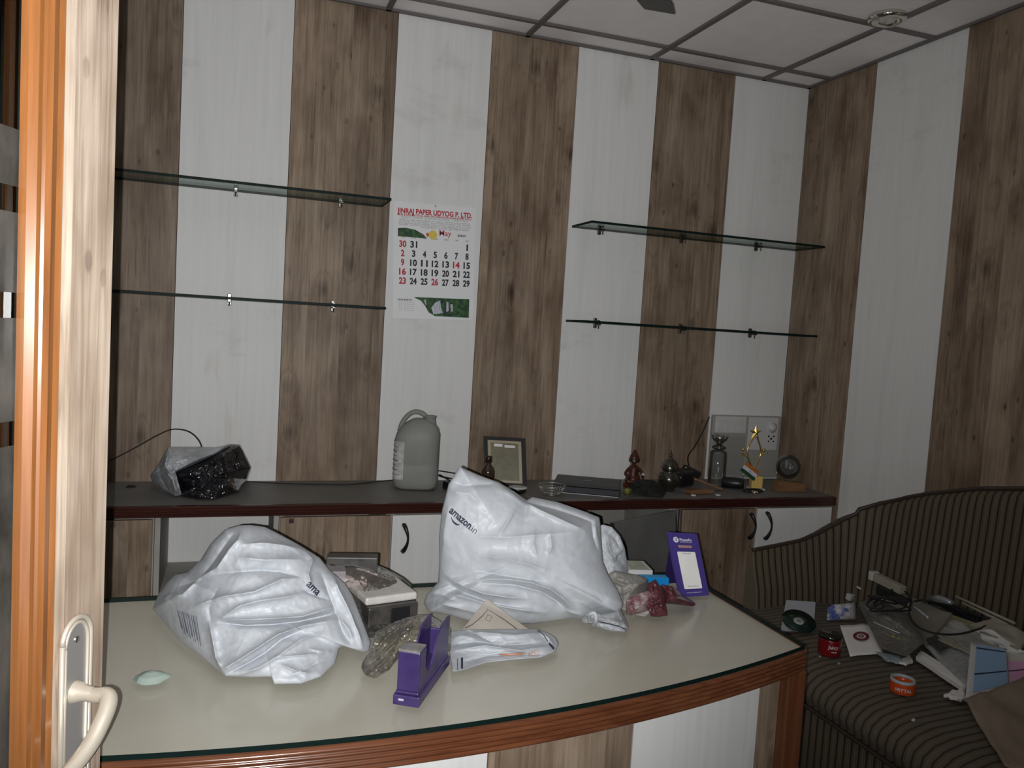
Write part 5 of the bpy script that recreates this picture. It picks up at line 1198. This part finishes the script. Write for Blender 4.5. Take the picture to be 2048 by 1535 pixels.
# white sheet with a red ring
RP = [(1680, 1250), (1742, 1247), (1766, 1306), (1700, 1312)]
o = sheet('ring_printed_paper', 'white paper printed with a dark red ring, right of the red tin', 'paper', RP, [SZ + .03, SZ + .03, SZ + .004, SZ + .004], PAPER, seed=2, curl=.003)
mb = MB(); cc = onq(RP, [SZ + .03, SZ + .03, SZ + .004, SZ + .004], .52, .45, .0055); ux_ = (onq(RP, SZ, 1, .5) - onq(RP, SZ, 0, .5)).normalized(); uy_ = (onq(RP, [SZ + .03, SZ + .03, SZ + .004, SZ + .004], .5, 0) - onq(RP, [SZ + .03, SZ + .03, SZ + .004, SZ + .004], .5, 1)).normalized()
def ring(mb, c_, a, b, r0, r1, n=36):
    P0 = [[c_ + a * (r_ * math.cos(2 * PI * k / n)) + b * (r_ * math.sin(2 * PI * k / n)) for k in range(n)] for r_ in (r0, r1)]; mb.grid(P0, closed=True)
ring(mb, cc, ux_, uy_, .019, .033); ring(mb, cc, ux_, uy_, .005, .011); mb.build('red_ring', mat('dark_red_print', (.18, .02, .03), .6), o)
# blue-white packet
o, _ = blob('snack_packet', noisy('blue_red_white_print', (.10, .14, .35), (.62, .60, .62), (16, 16, 16), .35, lo=.42, hi=.5), None, [hz(1654, 1240, SZ + .002), ay(1654, 1216, -1.06), ay(1664, 1208, -1.06), ay(1690, 1206, -1.06), ay(1712, 1203, -1.06), hz(1712, 1238, SZ + .002)], ay(1682, 1226, -1.08), .02, .015, [], rings=22, na=90, zmin=SZ, amp=.006, nsc=10, seed=81)
tag(o, 'small blue, red and white printed packet behind the red tin', 'packet')
def sbox(name, label, cat, px, py, z, size, rx, rz_, m, extra=None):
    c_ = hz(px, py, z); o = MB().box(c_, size, rot=Matrix.Rotation(rz_, 3, 'Z') @ Matrix.Rotation(rx, 3, 'X'), bev=.002).build(name, m); return tag(o, label, cat)
sbox('white_cube', 'small white plastic cube on top of the printed packet', 'plug', 1700, 1193, SZ + .01, (.026, .022, .024), .2, .3, PLW)
sbox('paper_scrap', 'small torn white scrap above the white cube', 'paper', 1719, 1174, SZ + .02, (.024, .018, .004), .4, .5, PAPER)
# heap of old files: stacked layers
def stack_item(i, name, label, cat, px, z, m, th_=.006, **k): return sheet(name, label, cat, px, z, m, th_=th_, seed=i, **k)
FOLD = thin_glass('smoky_clear_folder', (.62, .58, .50), 1.2, .15, .18)
stack_item(1, 'paper_folder', 'grey-brown folder at the bottom of the sofa heap, behind the clear pouch', 'folder', [(1715, 1215), (1790, 1180), (1905, 1225), (1850, 1290)], [SZ + .014, SZ + .03, SZ + .035, SZ + .014], noisy('grey_brown_folder', (.15, .135, .11), (.22, .20, .165), (9, 9, 9), .6), th_=.012)
stack_item(2, 'paper_folder', 'khaki card folder crossing the middle of the sofa heap', 'folder', [(1850, 1222), (1868, 1216), (1975, 1252), (1968, 1268)], [SZ + .075, SZ + .08, SZ + .08, SZ + .07], noisy('khaki_card', (.22, .20, .11), (.30, .27, .16), (9, 9, 9), .6), th_=.02)
stack_item(3, 'newspaper_sheet', 'grey newspaper spread under the cable loop', 'newspaper', [(1825, 1235), (1900, 1235), (2000, 1290), (1940, 1330)], [SZ + .045, SZ + .05, SZ + .045, SZ + .03], NEWS, curl=.012)
stack_item(4, 'newspaper_sheet', 'folded grey newspaper lying right of the clear pouch', 'newspaper', [(1850, 1292), (1925, 1265), (1950, 1300), (1935, 1372)], [SZ + .03, SZ + .045, SZ + .04, SZ + .02], GREYP, th_=.008, curl=.008)
stack_item(5, 'paper_stack', 'white-edged paper stack pointing to the kraft envelope', 'paper', [(1832, 1312), (1842, 1300), (1940, 1360), (1930, 1376)], [SZ + .018, SZ + .02, SZ + .02, SZ + .016], PAPER, th_=.014, curl=.002)
stack_item(6, 'paper_sheet', 'pale blue-grey sheet sticking out below the clear pouch', 'paper', [(1750, 1302), (1800, 1310), (1805, 1324), (1775, 1320)], SZ + .008, noisy('pale_blue_paper', (.28, .34, .38), (.36, .42, .46), (9, 9, 9)), curl=.003)
stack_item(7, 'paper_sheet', 'small white sheet corner below the paper stack', 'paper', [(1790, 1322), (1820, 1310), (1826, 1322), (1812, 1328)], SZ + .006, PAPER, curl=.003)
stack_item(8, 'paper_sheet', 'crumpled white sheet left of the kraft envelope', 'paper', [(1887, 1390), (1926, 1374), (1932, 1398), (1915, 1402)], SZ + .008, PAPER, curl=.010)
stack_item(9, 'newspaper_sheet', 'yellowed newspaper along the back of the heap, far right', 'newspaper', [(1935, 1250), (1990, 1235), (2060, 1270), (2040, 1300)], [SZ + .06, SZ + .07, SZ + .06, SZ + .05], OLDP, th_=.01, curl=.012)
stack_item(10, 'newspaper_sheet', 'curling white newspaper page at the right edge, behind the tax form', 'newspaper', [(1920, 1262), (1985, 1258), (2055, 1305), (1990, 1310)], [SZ + .055, SZ + .075, SZ + .055, SZ + .04], PAPER, th_=.002, curl=.02)
stack_item(11, 'paper_sheet', 'light card strip lying between the newspapers', 'paper', [(1876, 1278), (1888, 1272), (1950, 1300), (1942, 1308)], [SZ + .055] * 4, OLDP, th_=.004)
stack_item(12, 'dark_card', 'dark card strip on top of the folded newspaper', 'card', [(1852, 1278), (1872, 1270), (1898, 1292), (1880, 1302)], [SZ + .05] * 4, noisy('dark_card', (.05, .045, .04), (.1, .09, .08), (20, 20, 20)), th_=.004)
# clear brown pouch with yellow pencil inside
cl = empty('clear_document_pouch', hz(1790, 1260, SZ), 'crumpled smoky clear document pouch on the sofa heap', 'pouch')
PO = [(1714, 1202), (1752, 1194), (1815, 1227), (1850, 1284), (1813, 1313), (1763, 1297), (1729, 1235)]
zP = [.09, .10, .09, .05, .025, .02, .055]
blob('film', FOLD, cl, [hz(x, y, SZ + z_) for (x, y), z_ in zip(PO, zP)], hz(1785, 1256, SZ + .062), .012, .006, [([(1730, 1210), (1780, 1235), (1830, 1270)], .006, 3), ([(1745, 1240), (1790, 1262), (1820, 1280)], .005, 3), ([(1740, 1225), (1770, 1225), (1800, 1232)], -.005, 3)], rings=30, na=120, zmin=SZ, amp=.006, nsc=14, seed=91)
BRC = noisy('brown_documents', (.12, .10, .075), (.2, .17, .13), (14, 14, 14), .7); sheet('contents', '', '', [(1725, 1212), (1795, 1222), (1836, 1282), (1770, 1290)], [SZ + .062, SZ + .062, SZ + .035, SZ + .028], BRC, th_=.006, parent=cl)
o = MB().tube([hz(1757, 1262, SZ + .045), hz(1806, 1281, SZ + .04)], .0035, 6).build('yellow_pencil', mat('yellow_paint', (.60, .55, .08), .4)); tag(o, 'thin yellow pencil lying on the clear document pouch', 'pencil')
o = MB().tube([hz(1746, 1243, SZ + .07), hz(1800, 1266, SZ + .065)], .002, 6).build('white_stick', PLW); tag(o, 'thin white stick beside the yellow pencil', 'stick')
o = MB().tube([hz(1775, 1222, SZ + .085), hz(1790, 1226, SZ + .085)], .003, 6).build('yellow_stub', mat('pale_yellow_paint', (.4, .38, .2), .4)); tag(o, 'short pale yellow stub among the black cables', 'stub')
# long wooden sticks at the back
for i, (p0, p1, lbl) in enumerate((((1912, 1192), (2030, 1246), 'long thin wooden strip at the back of the heap, the upper one'), ((1925, 1205), (2015, 1248), 'long thin wooden strip at the back of the heap, the lower one'))):
    A_, B_ = hz(*p0, SZ + .115), hz(*p1, SZ + .10); o = MB().tube([A_, B_], .0045, 6).build('wooden_strip', OLDP); tag(o, lbl, 'strip')
# white adapter with beige label, upper left of heap
A_ = hz(1752, 1153, SZ + .10); B_ = hz(1806, 1180, SZ + .10); d_ = (B_ - A_); dn = d_.normalized(); sd = Vector((-dn.y, dn.x, 0)); rA = Matrix((dn, sd, Vector((0, 0, 1)))).transposed()
ab = empty('long_carton', A_, 'long narrow white and beige carton at the top of the heap', 'box')
MB().box(A_.lerp(B_, .5), (d_.length, .030, .03), rot=rA, bev=.002).build('carton', OLDP, ab); MB().box(A_ - dn * .012, (.022, .034, .034), rot=rA, bev=.003).build('white_end', PLW, ab)
o = MB().box(A_.lerp(B_, .55) + Vector((-.01, -.035, -.035)), (d_.length * 1.1, .04, .035), rot=rA, bev=.004).build('black_case', MATTB); tag(o, 'black case under the long white and beige carton', 'case')
o = MB().box(hz(1790, 1200, SZ + .07), (.13, .05, .03), rot=rA, bev=.004).build('grey_case', mat('grey_plastic_case', (.13, .12, .12), .4)); tag(o, 'dull grey plastic case below the black case', 'case')
# cables
RR = random.Random(5)
for i, lbl in enumerate(('tangled black cable over the left of the heap', 'tangled black cable under the long carton')):
    pts = [hz(1735 + RR.uniform(0, 90), 1178 + 12 * i + RR.uniform(0, 32), SZ + .112 + RR.uniform(-.01, .02)) for _ in range(12)]
    o = MB().tube(arc(pts, 6), .0032, 7).build('black_cable', MATTB); tag(o, lbl, 'cable')
lp = arc([hz(1822, 1205, SZ + .115), hz(1818, 1225, SZ + .11), hz(1830, 1248, SZ + .10), hz(1855, 1262, SZ + .095), hz(1885, 1268, SZ + .095), hz(1920, 1267, SZ + .095), hz(1955, 1258, SZ + .10), hz(1978, 1246, SZ + .105), hz(1972, 1236, SZ + .11), hz(1940, 1225, SZ + .115), hz(1890, 1210, SZ + .12), hz(1850, 1200, SZ + .12), hz(1828, 1202, SZ + .12)], 8)
o = MB().tube(lp, .0035, 8).build('looped_cable', MATTB); tag(o, 'black cable lying in a wide loop on the newspapers', 'cable')
# glossy black folder and glasses case
sheet('black_folder', 'glossy black folder lying inside the cable loop', 'folder', [(1838, 1205), (1880, 1198), (1962, 1228), (1955, 1246)], [SZ + .10, SZ + .105, SZ + .105, SZ + .095], mat('gloss_black_folder', (.012, .012, .016), .15, spec=.7), th_=.01, curl=.003)
o = MB().tube([hz(1862, 1196, SZ + .125), hz(1880, 1197, SZ + .125), hz(1905, 1205, SZ + .12)], [.012, .014, .008], 12).build('grey_tube', mat('pale_grey_metal', (.3, .31, .33), .25, .3)); tag(o, 'short pale grey tube behind the black folder', 'tube')
o = MB().tube(arc([hz(1826, 1212, SZ + .12), hz(1840, 1222, SZ + .12), hz(1858, 1236, SZ + .11)], 4), .006, 8).build('silver_pen', mat('silver_pen_metal', (.4, .4, .42), .25, .4)); tag(o, 'silver pen at the left end of the black folder', 'pen')
# tax-form like sheet: blue and pink
DQ = [(1942, 1282), (2012, 1296), (2018, 1376), (1930, 1402)]; zD = [SZ + .085, SZ + .085, SZ + .02, SZ + .012]
fo = sheet('printed_form', 'blue printed form standing in a fold above the kraft envelope', 'form', DQ, zD, mat('form_paper', (.66, .67, .66), .7), curl=.001, th_=.0008, seed=5)
def onsheet(DQ, zD, u0, u1, v0, v1, m, name, parent, dz=.0016):
    a, b, c_, d = Q(DQ, zD); nv = (c_ - a).cross(d - b).normalized(); nv = -nv if nv.dot(CAM - a) < 0 else nv
    f_ = lambda u, v: a.lerp(b, u).lerp(d.lerp(c_, u), v) + nv * dz
    mb = MB(); mb.grid([[f_(u0 + (u1 - u0) * i / 10, v0 + (v1 - v0) * j / 10) for i in range(11)] for j in range(11)]); mb.build(name, m, parent)
onsheet(DQ, zD, .16, .97, .04, .90, mat('light_blue_print', (.30, .47, .70), .7), 'blue_area', fo); onsheet(DQ, zD, .16, .97, .10, .125, DKINK, 'ruled_line', fo, .0024); onsheet(DQ, zD, .16, .97, .58, .605, DKINK, 'ruled_line', fo, .0024)
DQ2 = [(2012, 1296), (2075, 1302), (2080, 1352), (2018, 1366)]; zD2 = [SZ + .075, SZ + .06, SZ + .02, SZ + .025]
f2_ = sheet('printed_form', 'pink printed form right of the blue form', 'form', DQ2, zD2, mat('form_paper_cream', (.60, .58, .52), .7), curl=.001, th_=.0008, seed=6)
onsheet(DQ2, zD2, .02, 1, .38, .98, mat('pink_print', (.72, .36, .58), .7), 'pink_area', f2_); onsheet(DQ2, zD2, .02, 1, .66, .69, DKINK, 'ruled_line', f2_, .0024)
# kraft envelope in front
KR = noisy('kraft_paper', (.26, .20, .15), (.33, .265, .20), (5, 5, 5), .75)
sheet('kraft_envelope', 'brown kraft envelope over the front right of the seat', 'envelope', [(1930, 1402), (2075, 1340), (2110, 1560), (2010, 1535)], [SZ + .018, SZ + .05, SZ + .02, SZ - .0], KR, th_=.003, curl=.010, nx=16, seed=4)
# orange tape roll
tr_ = hz(1820, 1388, SZ); tr_.z = SZ - .004; tr_ += Vector((0, .03, 0)); tpz = empty('tape_roll', tr_, 'orange tape roll with white lettering on the seat', 'tape')
MB().lathe(tr_, [(.030, .001), (.034, 0), (.0345, .002), (.0345, .030), (.034, .032), (.030, .032), (.0285, .031), (.0285, .001), (.030, .001)], 48).build('tape_wrap', mat('orange_red_tape', (.66, .085, .015), .3), tpz)
MB().lathe(tr_ + Vector((0, 0, .0322)), [(.0287, .0002), (.0287, .0078), (.0345, .0078), (.0345, .0002)], 48).build('pale_rim', mat('pale_blue_core', (.42, .50, .52), .4), tpz)
va = math.atan2(CAM.y - tr_.y, CAM.x - tr_.x); wraptext('MITTAL', tr_, .0351, .010, .014, va + .15, 1.35, WHT, tpz)
# crumbs on the seat
for px, py, s_, m_, lbl in ((1827, 1439, .008, PLW, 'tiny white scrap at the front edge of the seat'), (1678, 1326, .007, OLDP, 'tiny pale crumb in front of the red tin'), (1640, 1312, .006, OLDP, 'tiny crumb left of the red tin')):
    c_ = hz(px, py, SZ - .006); o = MB().box(c_, (s_ * 1.6, s_, .004), rot=Matrix.Rotation(.5, 3, 'Z'), bev=.001).build('paper_crumb', m_); tag(o, lbl, 'scrap')
